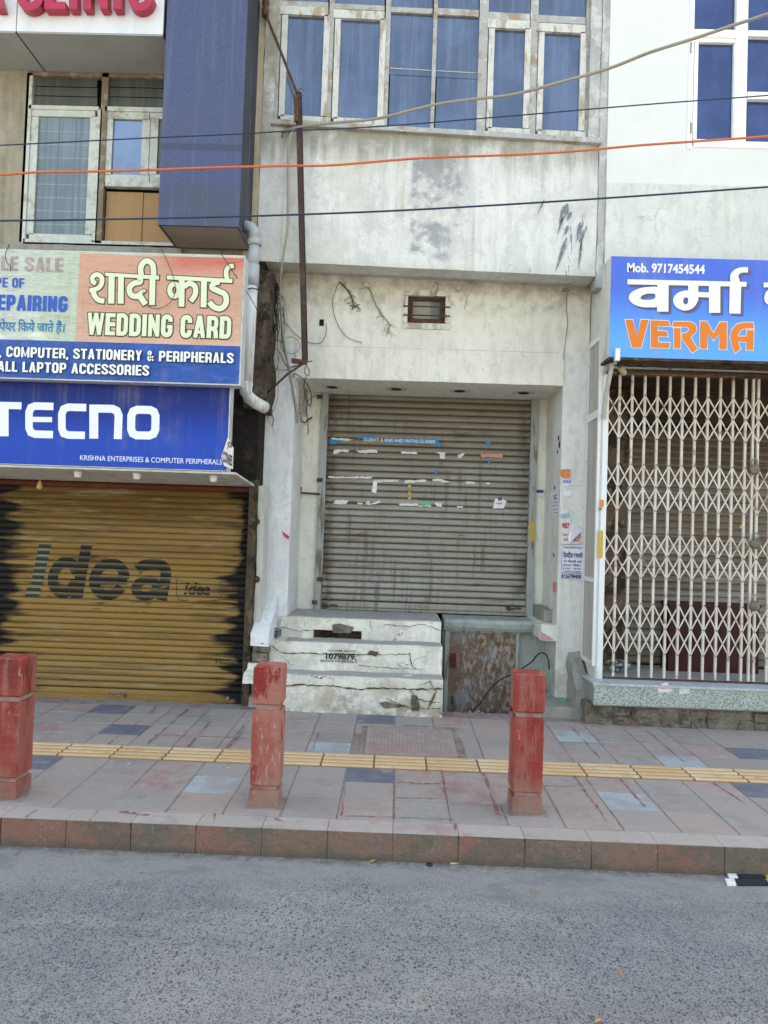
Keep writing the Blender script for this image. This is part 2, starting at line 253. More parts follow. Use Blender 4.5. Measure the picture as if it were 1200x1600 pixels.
m_redb = M('red_oxide_bollard_paint', (.33, .065, .04), [((.38, .145, .11), .85, ('n', 2.6, .42, .58, (1, 1, .5))), ((.24, .014, .012), .92, ('n', 5, .55, .57, (1, 1, .4))), ((.42, .28, .23), .7, ('n', 26, .6, .63, (1, 1, .35))), ((.27, .2, .165), .75, ('g', 'z', .42, .14, .16, 5))], .62, [(('n', 30, .3, .7), .003)], spec=.35)
m_groove = M('dusty_groove', (.34, .2, .17), [((.25, .07, .05), .7, ('n', 9, .45, .6))], .85)
m_redb2 = M('bright_red_bollard_paint', (.27, .026, .018), [((.33, .075, .05), .8, ('n', 3, .45, .6, (1, 1, .5))), ((.16, .012, .01), .8, ('n', 4, .54, .6, (1, 1, .5))), ((.42, .22, .17), .7, ('n', 22, .62, .65, (1, 1, .3))), ((.30, .13, .1), .5, ('n', 9, .5, .56, (1, 1, .15))), ((.25, .17, .14), .75, ('g', 'z', .38, .13, .16, 5))], .5, [(('n', 30, .3, .7), .002)], spec=.4)
m_mortar = M('pavement_mortar', (.29, .25, .23), [((.27, .13, .12), .85, ('*', ('n', 1.4, .45, .56), ('n', 14, .4, .58))), ((.17, .14, .125), .7, ('n', 9, .5, .65))], .95, [(('n', 60, .3, .7), .004)])
def tilem(n, a, b, c=(.32, .13, .13)):
    return M(n, a, [(b, .9, ('rand', .2, .8)), (c, .5, ('*', ('n', 1.5, .5, .62), ('n', 9, .4, .6))), (tuple(x * .6 for x in a), .5, ('n', 4, .5, .7)), ((.4, .38, .36), .45, ('n', 14, .55, .68)), ((.13, .11, .1), .6, ('*', ('n', 60, .6, .66), ('n', 6, .45, .6)))], .85, [(('n', 80, .3, .7), .0015), (('n', 6, .3, .7), .003)], spec=.25)
m_tile = tilem('dusty_pink_stone', (.36, .285, .255), (.33, .28, .255))
m_tileg = tilem('grey_stone', (.315, .285, .265), (.30, .265, .245), (.3, .2, .19))
m_tiled = M('dark_slate_tile', (.12, .13, .165), [((.19, .185, .2), .8, ('n', 5, .45, .65)), ((.3, .27, .25), .6, ('n', 3, .55, .62))], .8)
m_tilel = M('pale_blue_tile', (.34, .37, .385), [((.27, .27, .27), .8, ('n', 5, .42, .62)), ((.32, .27, .25), .8, ('n', 3.3, .52, .58))], .8)
m_tactd = M('dirty_tactile_groove', (.36, .22, .1), [((.25, .19, .14), .7, ('n', 6, .45, .62))], .9)
m_tact = M('yellow_tactile_tile', (.62, .41, .23), [((.66, .50, .35), .7, ('n', 3, .45, .62)), ((.36, .26, .16), .6, ('n', 8, .54, .68)), ((.5, .3, .12), .5, ('rand', .2, .9))], .8, [(('n', 70, .3, .7), .002)])
m_kerbtop = tilem('kerb_top_stone', (.40, .35, .32), (.37, .32, .29))
m_kerb = M('red_sandstone_kerb', (.31, .15, .115), [((.26, .165, .125), .9, ('rand', .3, .7)), ((.17, .14, .11), .85, ('*', ('n', 3.0, .46, .58), ('n', 24, .3, .5))), ((.3, .25, .21), .7, ('n', 22, .58, .68)), ((.14, .11, .085), .8, ('g', 'z', .05, .0, .03, 8)), ((.42, .37, .3), .7, ('*', ('n', 50, .6, .65), ('n', 2.4, .5, .58)))], .9, [(('n', 18, .3, .7), .008), (('n', 80, .3, .7), .003)])
m_kerbtop2 = m_kerbtop
m_cover = M('pink_cast_cover', (.35, .25, .225), [((.30, .25, .23), .7, ('n', 4, .45, .65)), ((.36, .17, .16), .5, ('n', 2, .5, .62)), ((.36, .33, .31), .6, ('n', 9, .52, .62))], .85)
m_road = M('worn_asphalt', (.315, .31, .30), [((.245, .25, .26), .8, ('n', .9, .42, .62)), ((.36, .36, .355), .6, ('n', 7, .5, .7)), ((.235, .235, .235), .7, ('n', 1.1, .46, .58, (.25, 1.6, 1))), ((.40, .39, .37), .5, ('n', 1.6, .52, .62, (.4, 1.2, 1), 5)),
            ((.05, .057, .07), .92, ('*', ('cell', 140, .40, .46), ('dot', 150, .55, .36))), ((.07, .075, .095), .85, ('*', ('*', ('cell', 62, .74, .76, (1, .8, 1)), ('dot', 62, .46, .34, (1, .8, 1))), ('n', 1.7, .38, .5))), ((.44, .44, .43), .6, ('*', ('cell', 170, .8, .84), ('dot', 170, .5, .3))), ((.33, .325, .31), .65, ('g', 'y', 3.6, 4.1, .45, 2.2)),
            ((.25, .19, .12), .55, ('*', ('n', 2.6, .60, .68), ('n', 14, .4, .6))), ((.10, .11, .13), .8, ('*', ('dot', 3.1, .075, .05, (1, .8, 1)), ('cell', 3.1, .2, .25))), ((.17, .145, .11), .75, ('*', ('g', 'y', 4.08, 4.17, .12, 9), ('n', 20, .4, .6))), ((.2, .205, .215), .6, ('*', ('n', 5, .52, .62, (.5, 1, 1)), ('g', 'y', 3.2, 3.9, .3, 3)))],
            .88, [(('dot', 150, .1, .5), -.002), (('n', 160, .3, .7), .003), (('n', 2, .3, .7), .01)], spec=.25)
m_ground = M('far_ground', (.2, .19, .17), [((.15, .14, .13), .7, ('n', .3, .4, .6))], .95)
m_leafy = flat('dry_leaf', (.42, .26, .1), .9); m_butt = flat('butt_paper', (.6, .5, .4), .9); m_brown = flat('filter_brown', (.55, .27, .08), .9)
m_cyan = flat('cyan_plastic', (.02, .4, .6), .4); m_greenp = flat('green_foil', (.05, .4, .2), .4); m_rag = M('soiled_rag', (.12, .14, .15), [((.5, .55, .58), .9, ('n', 22, .52, .56))], .9)
m_steel = M('tarnished_steel', (.3, .28, .25), [((.1, .06, .04), .7, ('n', 30, .5, .6))], .45, metal=.7)
m_brass = M('tarnished_padlock', (.14, .115, .09), [((.25, .2, .12), .6, ('n', 30, .5, .6))], .5, metal=.5)
m_bulb = M('lamp_glass', (.7, .68, .62), rough=.3); m_bulbo = M('amber_bulb', (.7, .42, .2), rough=.3)
m_white3 = M('white_enamel', (.75, .75, .73), [((.4, .38, .35), .5, ('n', 20, .5, .65))], .5)
m_blk = flat('black_gloss_paint', (.022, .028, .035), .4)

# ------------------------------------------------------------------ object helpers
def tag(o, label=None, cat=None, group=None, kind=None):
    if label: o['label'] = label
    if cat: o['category'] = cat
    if group: o['group'] = group
    if kind: o['kind'] = kind
    return o
ORIG = {}
def thing(name, label, cat, loc=(0, 0, 0), group=None):
    o = bpy.data.objects.new(name, None); COL.objects.link(o); o.location = loc; ORIG[o.name] = V(loc)
    o.empty_display_size = .1
    return tag(o, label, cat, group)
def setting(name, loc=(0, 0, 0)):
    o = bpy.data.objects.new(name, None); COL.objects.link(o); o.location = loc; ORIG[o.name] = V(loc)
    return tag(o, kind='structure')
class B:
    def __init__(s): s.bm = bmesh.new(); s.sm = []
    def face(s, pts):
        return s.bm.faces.new([s.bm.verts.new(p) for p in pts])
    def box(s, x0, x1, y0, y1, z0, z1, tilt=0):
        if x0 > x1: x0, x1 = x1, x0
        if z0 > z1: z0, z1 = z1, z0
        v = [s.bm.verts.new((x, y, z + tilt * (x - (x0 + x1) / 2))) for x in (x0, x1) for y in (y0, y1) for z in (z0, z1)]
        for f in ((0, 1, 3, 2), (4, 6, 7, 5), (0, 4, 5, 1), (2, 3, 7, 6), (0, 2, 6, 4), (1, 5, 7, 3)): s.bm.faces.new([v[i] for i in f])
        return s
    def pbox(s, x0, y0, x1, y1, Y, d, tilt=0):
        X0, X1, Z0, Z1 = rect(x0, y0, x1, y1, Y)
        return s.box(X0, X1, Y, Y + d, Z0, Z1, tilt)
    def prism(s, pts, axis, a, b):     # pts: 2D polygon in the two other axes; axis 'x'/'y'/'z'
        def mk(p, t):
            return {'x': (t, p[0], p[1]), 'y': (p[0], t, p[1]), 'z': (p[0], p[1], t)}[axis]
        lo = [s.bm.verts.new(mk(p, a)) for p in pts]; hi = [s.bm.verts.new(mk(p, b)) for p in pts]
        s.bm.faces.new(lo); s.bm.faces.new(hi[::-1]); n = len(pts)
        for i in range(n): s.bm.faces.new([lo[i], lo[(i + 1) % n], hi[(i + 1) % n], hi[i]])
        return s
    def pprism(s, ppts, Y, d):
        return s.prism([at(x, y, Y) for x, y in ppts], 'y', Y, Y + d)
    def tube(s, pts, r, n=7, cap=True, smooth=True):
        pts = [V(p) for p in pts]; rings = []; rr = r if isinstance(r, (list, tuple)) else [r] * len(pts)
        up = None
        for i, p in enumerate(pts):
            d = (pts[min(i + 1, len(pts) - 1)] - pts[max(i - 1, 0)]).normalized()
            if up is None: up = d.orthogonal().normalized()
            up = (up - d * up.dot(d)).normalized(); q = d.cross(up)
            rings.append([s.bm.verts.new(p + (up * math.cos(a) + q * math.sin(a)) * rr[i]) for a in [2 * math.pi * k / n for k in range(n)]])
        for a, b in zip(rings, rings[1:]):
            for k in range(n):
                f = s.bm.faces.new([a[k], a[(k + 1) % n], b[(k + 1) % n], b[k]]); f.smooth = smooth
        if cap: s.bm.faces.new(rings[0][::-1]); s.bm.faces.new(rings[-1])
        return s
    def lathe(s, c, axis, prof, n=16):   # prof: (radius, along)
        ax = V(axis).normalized(); u = ax.orthogonal().normalized(); w = ax.cross(u); rings = []
        for r, h in prof:
            rings.append([s.bm.verts.new(V(c) + ax * h + (u * math.cos(a) + w * math.sin(a)) * max(r, 1e-4)) for a in [2 * math.pi * k / n for k in range(n)]])
        for a, b in zip(rings, rings[1:]):
            for k in range(n): s.bm.faces.new([a[k], a[(k + 1) % n], b[(k + 1) % n], b[k]]).smooth = True
        s.bm.faces.new(rings[0][::-1]); s.bm.faces.new(rings[-1])
        return s
    def rough(s, step=.05, amp=.01, freq=6, seed=0, keep=None):
        bm = s.bm; bmesh.ops.remove_doubles(bm, verts=bm.verts, dist=1e-5)
        for ax in range(3):
            co = [v.co[ax] for v in bm.verts]; lo, hi = min(co), max(co); k = int((hi - lo) / step)
            for i in range(1, k + 1):
                t = lo + (hi - lo) * i / (k + 1); c = [0, 0, 0]; c[ax] = t; nn = [0, 0, 0]; nn[ax] = 1
                bmesh.ops.bisect_plane(bm, geom=bm.verts[:] + bm.edges[:] + bm.faces[:], plane_co=c, plane_no=nn)
        for v in bm.verts:
            if keep and keep(v.co): continue
            q = v.co * freq + V((seed * 3.1, seed * 1.7, 0))
            v.co += V((noise.noise(q), noise.noise(q + V((9, 0, 0))), noise.noise(q + V((0, 9, 0))))) * amp * 1.6
            v.co += noise.noise_vector(v.co * freq * 4) * amp * .5
        return s
    def build(s, name, mat, parent=None, bevel=0, label=None, kind=None, mods=None):
        if bevel:
            es = [e for e in s.bm.edges if len(e.link_faces) == 2 and e.calc_face_angle(0) > .5]
            bmesh.ops.bevel(s.bm, geom=es, offset=bevel, segments=2, affect='EDGES', clamp_overlap=True)
        bmesh.ops.recalc_face_normals(s.bm, faces=s.bm.faces)
        me = bpy.data.meshes.new(name); s.bm.to_mesh(me); s.bm.free()
        me.materials.append(mat)
        return link(name, me, parent, label, kind)
def link(name, me, parent=None, label=None, kind=None, loc=None):
    o = bpy.data.objects.new(name, me); COL.objects.link(o)
    org = V((0, 0, 0))
    if parent:
        o.parent = parent; org = ORIG.get(parent.name, V((0, 0, 0)))
    if loc is None:
        # geometry is in world metres: put the origin at the mesh's own centre
        if len(me.vertices):
            c = sum((v.co for v in me.vertices), V()) / len(me.vertices)
        else: c = V()
        me.transform(Matrix.Translation(-c)); o.location = c - org; ORIG[o.name] = c
    else:
        o.location = V(loc) - org; ORIG[o.name] = V(loc)
    if label: o['label'] = label
    if kind: o['kind'] = kind
    return o
def part(name, mat, parent, x0, y0, x1, y1, Y, d, tilt=0, bevel=0, label=None):
    return B().pbox(x0, y0, x1, y1, Y, d, tilt).build(name, mat, parent, bevel, label)
def wall_holes(name, mat, parent, X0, X1, Z0, Z1, Y, d, holes):
    xs = sorted({X0, X1, *[h[0] for h in holes], *[h[1] for h in holes]}); zs = sorted({Z0, Z1, *[h[2] for h in holes], *[h[3] for h in holes]})
    b = B()
    for a0, a1 in zip(xs, xs[1:]):
        for c0, c1 in zip(zs, zs[1:]):
            mx, mz = (a0 + a1) / 2, (c0 + c1) / 2
            if any(h[0] < mx < h[1] and h[2] < mz < h[3] for h in holes): continue
            b.face([(a0, Y, c0), (a1, Y, c0), (a1, Y, c1), (a0, Y, c1)])
    for (x0, x1, z0, z1) in holes:
        for q in (((x0, z0), (x1, z0)), ((x1, z0), (x1, z1)), ((x1, z1), (x0, z1)), ((x0, z1), (x0, z0))):
            b.face([(q[0][0], Y, q[0][1]), (q[0][0], Y + d, q[0][1]), (q[1][0], Y + d, q[1][1]), (q[1][0], Y, q[1][1])])
    for q in (((X0, Z0), (X1, Z0)), ((X1, Z0), (X1, Z1)), ((X1, Z1), (X0, Z1)), ((X0, Z1), (X0, Z0))):
        b.face([(q[0][0], Y, q[0][1]), (q[0][0], Y + d, q[0][1]), (q[1][0], Y + d, q[1][1]), (q[1][0], Y, q[1][1])])
    return b.build(name, mat, parent)

# ------------------------------------------------------------------ lettering
def cr(pts, k=6, closed=False):      # smooth curve through points (x, y[, w])
    n = len(pts); out = []
    rng = range(n if closed else n - 1)
    for i in rng:
        p = [pts[(i - 1) % n] if closed or i > 0 else pts[0], pts[i], pts[(i + 1) % n], pts[(i + 2) % n] if closed or i + 2 < n else pts[-1]]
        for j in range(k):
            t = j / k
            out.append(tuple(.5 * ((2 * p[1][c]) + (-p[0][c] + p[2][c]) * t + (2 * p[0][c] - 5 * p[1][c] + 4 * p[2][c] - p[3][c]) * t * t + (-p[0][c] + 3 * p[1][c] - 3 * p[2][c] + p[3][c]) * t ** 3) for c in range(len(pts[0]))))
    if not closed: out.append(tuple(pts[-1]))
    return out
class Ink:
    def ring(s, outer, inner, k=5):
        s.pieces.append(('o', (cr(outer, k, True), cr(inner, k, True)), True)); return s     # flat lettering: ribbons and polygons in drawing units, mapped to world by f(u, v) -> (X, Z)
    def __init__(s): s.pieces = []
    def rib(s, pts, w=None, smooth=0, closed=False):
        pts = [(*p[:2], p[2] if len(p) > 2 else w) for p in pts]
        if smooth: pts = cr(pts, smooth, closed)
        s.pieces.append(('r', pts, closed)); return s
    def poly(s, pts): s.pieces.append(('p', [tuple(p) for p in pts], True)); return s
    def make(s, f, Y, grow=0, shift=(0, 0), depth=0, bm=None):
        bm = bm or bmesh.new()
        for k, (ty, pts, closed) in enumerate(s.pieces):
            y = Y - .00012 * k
            if ty == 'o':
                a, c = [[bm.verts.new((*(lambda r: (r[0], y, r[1]))(f(p[0] + shift[0], p[1] + shift[1])),)) for p in q] for q in pts]
                for i in range(len(a)): bm.faces.new([a[i], a[(i + 1) % len(a)], c[(i + 1) % len(a)], c[i]])
                continue
            n = len(pts)
            if ty == 'p':
                ar = sum(pts[i][0] * pts[(i + 1) % n][1] - pts[(i + 1) % n][0] * pts[i][1] for i in range(n)); sg = 1 if ar > 0 else -1
                q = []
                for i in range(n):
                    a, b, c = V(pts[i - 1]), V(pts[i]), V(pts[(i + 1) % n])
                    d1 = (b - a).normalized(); d2 = (c - b).normalized(); n1 = V((d1.y, -d1.x)) * sg; n2 = V((d2.y, -d2.x)) * sg
                    m = (n1 + n2); m = m / max(m.length_squared / 2, .5) if m.length > 1e-6 else n1
                    q.append(b + m * grow)
                fr = [bm.verts.new((*(lambda r: (r[0], y, r[1]))(f(p.x + shift[0], p.y + shift[1])),)) for p in q]
                try: bm.faces.new(fr)
                except ValueError: continue
                if depth:
                    bk = [bm.verts.new((v.co.x, v.co.y + depth, v.co.z)) for v in fr]
                    for i in range(n): bm.faces.new([fr[i], fr[(i + 1) % n], bk[(i + 1) % n], bk[i]])
            else:
                L = []; R = []
                for i in range(n):
                    p = V(pts[i][:2]); w = pts[i][2] / 2 + grow
                    a = V(pts[i - 1][:2]) if (i > 0 or closed) else p; c = V(pts[(i + 1) % n][:2]) if (i < n - 1 or closed) else p
                    d1 = (p - a); d2 = (c - p)
                    if d1.length < 1e-9: d1 = d2
                    if d2.length < 1e-9: d2 = d1
                    d1 = d1.normalized(); d2 = d2.normalized()
                    nn = V((-d1.y, d1.x)) + V((-d2.y, d2.x)); nn = nn / max(nn.length_squared / 2, .45)
                    e = V((0, 0))
                    if not closed and grow: e = (-d2 if i == 0 else d1 if i == n - 1 else V((0, 0))) * grow
                    L.append(p + nn * w + e); R.append(p - nn * w + e)
                def vv(p):
                    r = f(p.x + shift[0], p.y + shift[1]); return bm.verts.new((r[0], y, r[1]))
                L = [vv(p) for p in L]; R = [vv(p) for p in R]
                rn = range(n) if closed else range(n - 1)
                for i in rn: bm.faces.new([L[i], L[(i + 1) % n], R[(i + 1) % n], R[i]])
                if depth:
                    for side in (L, R):
                        bk = [bm.verts.new((v.co.x, v.co.y + depth, v.co.z)) for v in side]
                        for i in rn: bm.faces.new([side[i], side[(i + 1) % n], bk[(i + 1) % n], bk[i]])
                    if not closed:
                        for i in (0, n - 1): bm.faces.new([bm.verts.new(L[i].co), bm.verts.new(R[i].co), bm.verts.new(R[i].co + V((0, depth, 0))), bm.verts.new(L[i].co + V((0, depth, 0)))])
        return bm
def to_obj(bm, name, mat, parent, flip=True):
    bmesh.ops.recalc_face_normals(bm, faces=bm.faces)
    for f in bm.faces:
        if abs(f.normal.y) > .9 and f.normal.y > 0: f.normal_flip()
    me = bpy.data.meshes.new(name); bm.to_mesh(me); bm.free(); me.materials.append(mat)
    return link(name, me, parent)
def pxf(sc, ox, oy, Y):        # crop-pixel drawing -> plane at Y
    return lambda u, v: at(u / sc + ox, v / sc + oy, Y)
T = .22
def rrp(x0, y0, x1, y1, r, parts='full', k=5):
    def arc(cx, cy, a0, a1): return [(cx + r * math.cos(math.radians(a0 + (a1 - a0) * i / k)), cy + r * 1.2 * math.sin(math.radians(a0 + (a1 - a0) * i / k))) for i in range(k + 1)]
    R = r * 1.2
    tr, tl, bl, br = arc(x1 - r, y1 - R, 0, 90), arc(x0 + r, y1 - R, 90, 180), arc(x0 + r, y0 + R, 180, 270), arc(x1 - r, y0 + R, 270, 360)
    return tr, tl, bl, br
def glyph(ch, t=T):      # condensed sans capitals; returns width and ribbons with y up, cap height 1
    h = t / 2; w = .56; tv = t * .82; hv = tv / 2
    l, r, bo, to = h, w - h, hv, 1 - hv
    tr, tl, bl, br = rrp(l, bo, r, to, .15)
    if ch == ' ': return .26, []
    if ch == 'O': return w, [(tr + tl + bl + br, t, True)]
    if ch == 'C': return w, [([(r, .66)] + tr + tl + bl + br + [(r, .34)], t, False)]
    if ch == 'G': return w, [([(r, .68)] + tr + tl + bl + br + [(r, .48)], t, False), ([(w * .5, .46), (w, .46)], tv * .85, False)]
    if ch == 'E': return w * .86, [([(l, 0), (l, 1)], t, False)] + [([(l, y), (w * .86, y)], tv, False) for y in (bo, .5, to)]
    if ch == 'F': return w * .84, [([(l, 0), (l, 1)], t, False)] + [([(l, y), (w * .84, y)], tv, False) for y in (.5, to)]
    if ch == 'L': return w * .82, [([(l, 0), (l, 1)], t, False), ([(l, bo), (w * .82, bo)], tv, False)]
    if ch == 'I': return t, [([(h, 0), (h, 1)], t, False)]
    if ch == 'T': return w * .96, [([(w * .48, 0), (w * .48, 1)], t, False), ([(0, to), (w * .96, to)], tv, False)]
    if ch == 'H': return w, [([(l, 0), (l, 1)], t, False), ([(r, 0), (r, 1)], t, False), ([(l, .5), (r, .5)], tv, False)]
    if ch == 'N': return w * 1.02, [([(l, 0), (l, 1)], t * .9, False), ([(w * 1.02 - h, 0), (w * 1.02 - h, 1)], t * .9, False), ([(l, 1 - .1), (w * 1.02 - h, .1)], t * .95, False)]
    if ch == 'M': return w * 1.3, [([(l, 0), (l, 1)], t * .9, False), ([(w * 1.3 - h, 0), (w * 1.3 - h, 1)], t * .9, False), ([(l, .93), (w * .65, .12), (w * 1.3 - h, .93)], t * .75, False)]
    if ch == 'W': return w * 1.45, [([(.09, 1), (w * .4, 0)], t * .85, False), ([(w * .4, 0), (w * .725, 1)], t * .75, False), ([(w * .725, 1), (w * 1.05, 0)], t * .85, False), ([(w * 1.05, 0), (w * 1.45 - .09, 1)], t * .75, False)]
    if ch == 'A': return w * 1.05, [([(.1, 0), (w * .525 - .01, 1)], t * .88, False), ([(w * 1.05 - .1, 0), (w * .525 + .01, 1)], t * .88, False), ([(w * .2, .26), (w * .85, .26)], tv * .8, False)]
    if ch == 'Y': return w * 1.02, [([(.1, 1), (w * .51, .42)], t * .85, False), ([(w * 1.02 - .1, 1), (w * .51, .42)], t * .85, False), ([(w * .51, 0), (w * .51, .46)], t, False)]
    if ch == 'D': return w, [([(l, 0), (l, 1)], t, False), ([(l, bo)] + br + tr + [(l, to)], t * .92, False)]
    if ch in 'PR':
        a, b2, c, d = rrp(l, .44, r, to, .13)
        o = [([(l, 0), (l, 1)], t, False), ([(l, .44)] + d + a + [(l, to)], t * .88, False)]
        if ch == 'R': o.append(([(w * .5, .45), (r - .02, .32), (r + .01, 0)], t * .95, False))
        return w, o
    if ch == 'U': return w, [([(l, 1)] + bl + br + [(r, 1)], t, False)]
    if ch == 'S':
        p = cr([(r, .68), (r - .01, .82), (w / 2, to), (l, .84), (l + .01, .68), (w / 2, .52), (r, .34), (r, .16), (w / 2, bo), (l, .16), (l, .33)], 4)
        return w, [(p, t * .92, False)]
    if ch == '&': return w * 1.1, [(cr([(w * 1.02, .02), (w * .3, .6), (w * .25, .84), (w * .45, .93), (w * .62, .8), (w * .5, .6), (.13, .35), (.14, .12), (w * .5, .07), (w * .95, .45)], 4), t * .75, False)]
    if ch == ',': return .16, [([(.1, .14), (.05, -.14)], t * .8, False)]
    if ch == '.': return .18, [([(.1, 0), (.1, .16)], t * .9, False)]
    return w, [([(l, 0), (l, 1)], t, False)]
def caps(s, gap=.075, t=T):
    ink = Ink(); x = 0
    for ch in s:
        w, rs = glyph(ch, t)
        for pts, tw, cl in rs:
            ink.rib([(x + p[0], p[1]) for p in pts], tw, 0, cl)
        x += w + gap
    ink.width = x - gap
    return ink
def fit(ink, x0, ytop, x1, ybot, Y, tilt=0):     # px box of the caps
    X0, X1, Z0, Z1 = rect(x0, ytop, x1, ybot, Y); W = ink.width; xm = (X0 + X1) / 2
    def f(u, v):
        x = X0 + (X1 - X0) * u / W; return (x, Z0 + (Z1 - Z0) * v + tilt * (x - xm))
    return f
def ftext(body, x0, ytop, x1, ybot, Y, mat, parent, name='lettering', bold=.02, tilt=0, shear=0, grow=None, growmat=None, ret=False):
    def mk(off):
        c = bpy.data.curves.new('txt', 'FONT'); c.body = body; c.size = 1; c.offset = off; c.shear = shear; c.resolution_u = 4
        o = bpy.data.objects.new('txt', c); COL.objects.link(o); bpy.context.view_layer.update()
        me = bpy.data.meshes.new_from_object(o.evaluated_get(bpy.context.evaluated_depsgraph_get()))
        bpy.data.objects.remove(o); bpy.data.curves.remove(c); return me
    me = mk(bold)
    xs = [v.co.x for v in me.vertices]; ys = [v.co.y for v in me.vertices]
    a0, a1, b0, b1 = min(xs), max(xs), min(ys), max(ys)
    X0, X1, Z0, Z1 = rect(x0, ytop, x1, ybot, Y)
    def place(me, yy):
        for v in me.vertices:
            x = X0 + (X1 - X0) * (v.co.x - a0) / (a1 - a0)
            v.co = V((x, yy, Z0 + (Z1 - Z0) * (v.co.y - b0) / (b1 - b0) + tilt * (x - (X0 + X1) / 2)))
    place(me, Y); me.materials.clear(); me.materials.append(mat)
    if ret: return me
    o = link(name, me, parent)
    return o

# ================================================================== SETTING
def sheet(name, x0, x1, y0, y1, z, mat, parent=None):
    b = B(); b.face([(x0, y0, z), (x1, y0, z), (x1, y1, z), (x0, y1, z)])
    return b.build(name, mat, parent)
tag(sheet('ground', -400, 400, -400, 400, -.02, m_ground), kind='structure')
tag(sheet('road', -40, 40, -14, 4.30, 0, m_road), kind='structure')
YK = 4.19; SLOPE = .0185
def fz(y): return .15 + SLOPE * (y - YK)
XL, XR = -4.7, 4.7
kerb = setting('kerb', (0, YK, 0))
KW = .355
ko = onz(614, 1297, .15).x
proto = None
i0 = int((XL - ko) / KW)
for i in range(i0, int((XR - ko) / KW) + 1):
    xa = ko + i * KW
    b = B().box(.002, KW - .002, 0, .17, -.05, .148); b.rough(.09, .0035, 7, i)
    b.build('kerb_stone', m_kerb, None)
    o = COL.objects[-1]; o.parent = kerb; o.location = o.location + V((xa, 0, 0)); ORIG[o.name] = V((0, 0, 0))
bm_ = B().box(XL, XR, YK + .012, YK + .172, -.05, .13).build('mortar_bed', m_mortar, kerb)
# thin worn cap stones on the kerb
for i in range(i0, int((XR - ko) / KW) + 1):
    xa = ko + i * KW
    b = B().box(.0015, KW - .0015, 0.002, .166, .1485, .1525).build('kerb_cap', m_kerbtop, None)
    b.parent = kerb; b.location = b.location + V((xa, 0, 0))

fp = setting('footpath', (0, YK, .15))
b = B(); b.face([(XL, YK + .17, fz(YK + .17) - .0035), (XR, YK + .17, fz(YK + .17) - .0035), (XR, 6.93, fz(6.93) - .0035), (XL, 6.93, fz(6.93) - .0035)])
b.build('mortar_bed', m_mortar, fp)
B().box(XL, XR, 6.90, 6.93, -.05, fz(6.9) - .006).build('back_edge', m_mortar, fp)
TW = .322
rows = [(4.36, 4.685), (4.685, 4.99), (4.99, 5.265), ('t', 5.265, 5.555), (5.555, 5.83), (5.83, 6.12), (6.12, 6.42), (6.42, 6.72)]
ox = onz(616, 1212, fz(5.1)).x
def tilemesh(name, w, d, mat, gap=.005, th=.03, amp=0, seed=0):
    b = B(); g = gap
    x0, x1, y0, y1 = g, w - g, g, d - g
    b.box(x0, x1, y0, y1, -th, 0)
    for v in b.bm.verts:
        v.co.z += SLOPE * v.co.y
    es = [e for e in b.bm.edges if all(v.co.z > -th / 2 for v in e.verts)]
    bmesh.ops.bevel(b.bm, geom=es, offset=.003, segments=1, affect='EDGES')
    bmesh.ops.recalc_face_normals(b.bm, faces=b.bm.faces)
    me = bpy.data.meshes.new(name); b.bm.to_mesh(me); b.bm.free(); me.materials.append(mat)
    return me
special = {}
def mark(px, py, m):
    p = onz(px, py, .18)
    special[len(special)] = (p.x, p.y, m)
for a in ((575, 1212, 'd'), (348, 1226, 'l'), (955, 1243, 'l'), (528, 1166, 'l'), (1165, 1229, 'd'), (880, 1147, 'l'), (1025, 1136, 'd'), (1190, 1172, 'd'), (1030, 1182, 'l'), (150, 1110, 'd'), (225, 1141, 'd'), (577, 1123, 'd'), (30, 1186, 'd')): mark(*a)
cover_x0, cover_x1 = onz(562, 1162, .18).x, onz(722, 1162, .18).x
rng = random.Random(3)
cache = {}
for ri, rw in enumerate(rows):
    if rw[0] == 't': continue
    y0, y1 = rw
    c = int((XL - ox) / TW)
    while ox + c * TW < XR:
        span = 1
        x0 = ox + c * TW
        key = 'n'
        for sx, sy, m in special.values():
            if x0 <= sx < x0 + TW and y0 <= sy < y1: key = m
        if key == 'n' and rng.random() < .10:
            nx = x0 + TW
            if not any(nx <= sx < nx + TW and y0 <= sy < y1 for sx, sy, m in special.values()): span = 2
        w = TW * span
        if y0 > 5.5 and y1 < 6.2 and x0 < cover_x1 - .02 and x0 + w > cover_x0 + .02:
            # shorten or skip tiles where the access cover lies
            a, bb = x0, x0 + w
            if a < cover_x0 - .06 and bb > cover_x0: w = cover_x0 - a
            elif bb > cover_x1 + .06 and a < cover_x1: x0 = cover_x1; w = bb - cover_x1
            else: c += span; continue
        if key == 'n': key = 'g' if (rng.random() < .38 or (x0 < -1.2 and rng.random() < .5)) else 'p'
        mat = {'d': m_tiled, 'l': m_tilel, 'g': m_tileg, 'p': m_tile}[key]
        ck = (round(w, 3), round(y1 - y0, 3), key)
        if ck not in cache: cache[ck] = tilemesh('tile', w, y1 - y0, mat)
        o = bpy.data.objects.new('tile', cache[ck]); COL.objects.link(o); o.parent = fp
        o.location = V((x0, y0, fz(y0) + rng.uniform(-.0015, .0015))) - V((0, YK, .15))
        c += span
m_smear = M('dried_red_paint', (.24, .085, .075), [((.3, .2, .185), .9, ('n', 30, .46, .56))], .85)
rs = random.Random(6)
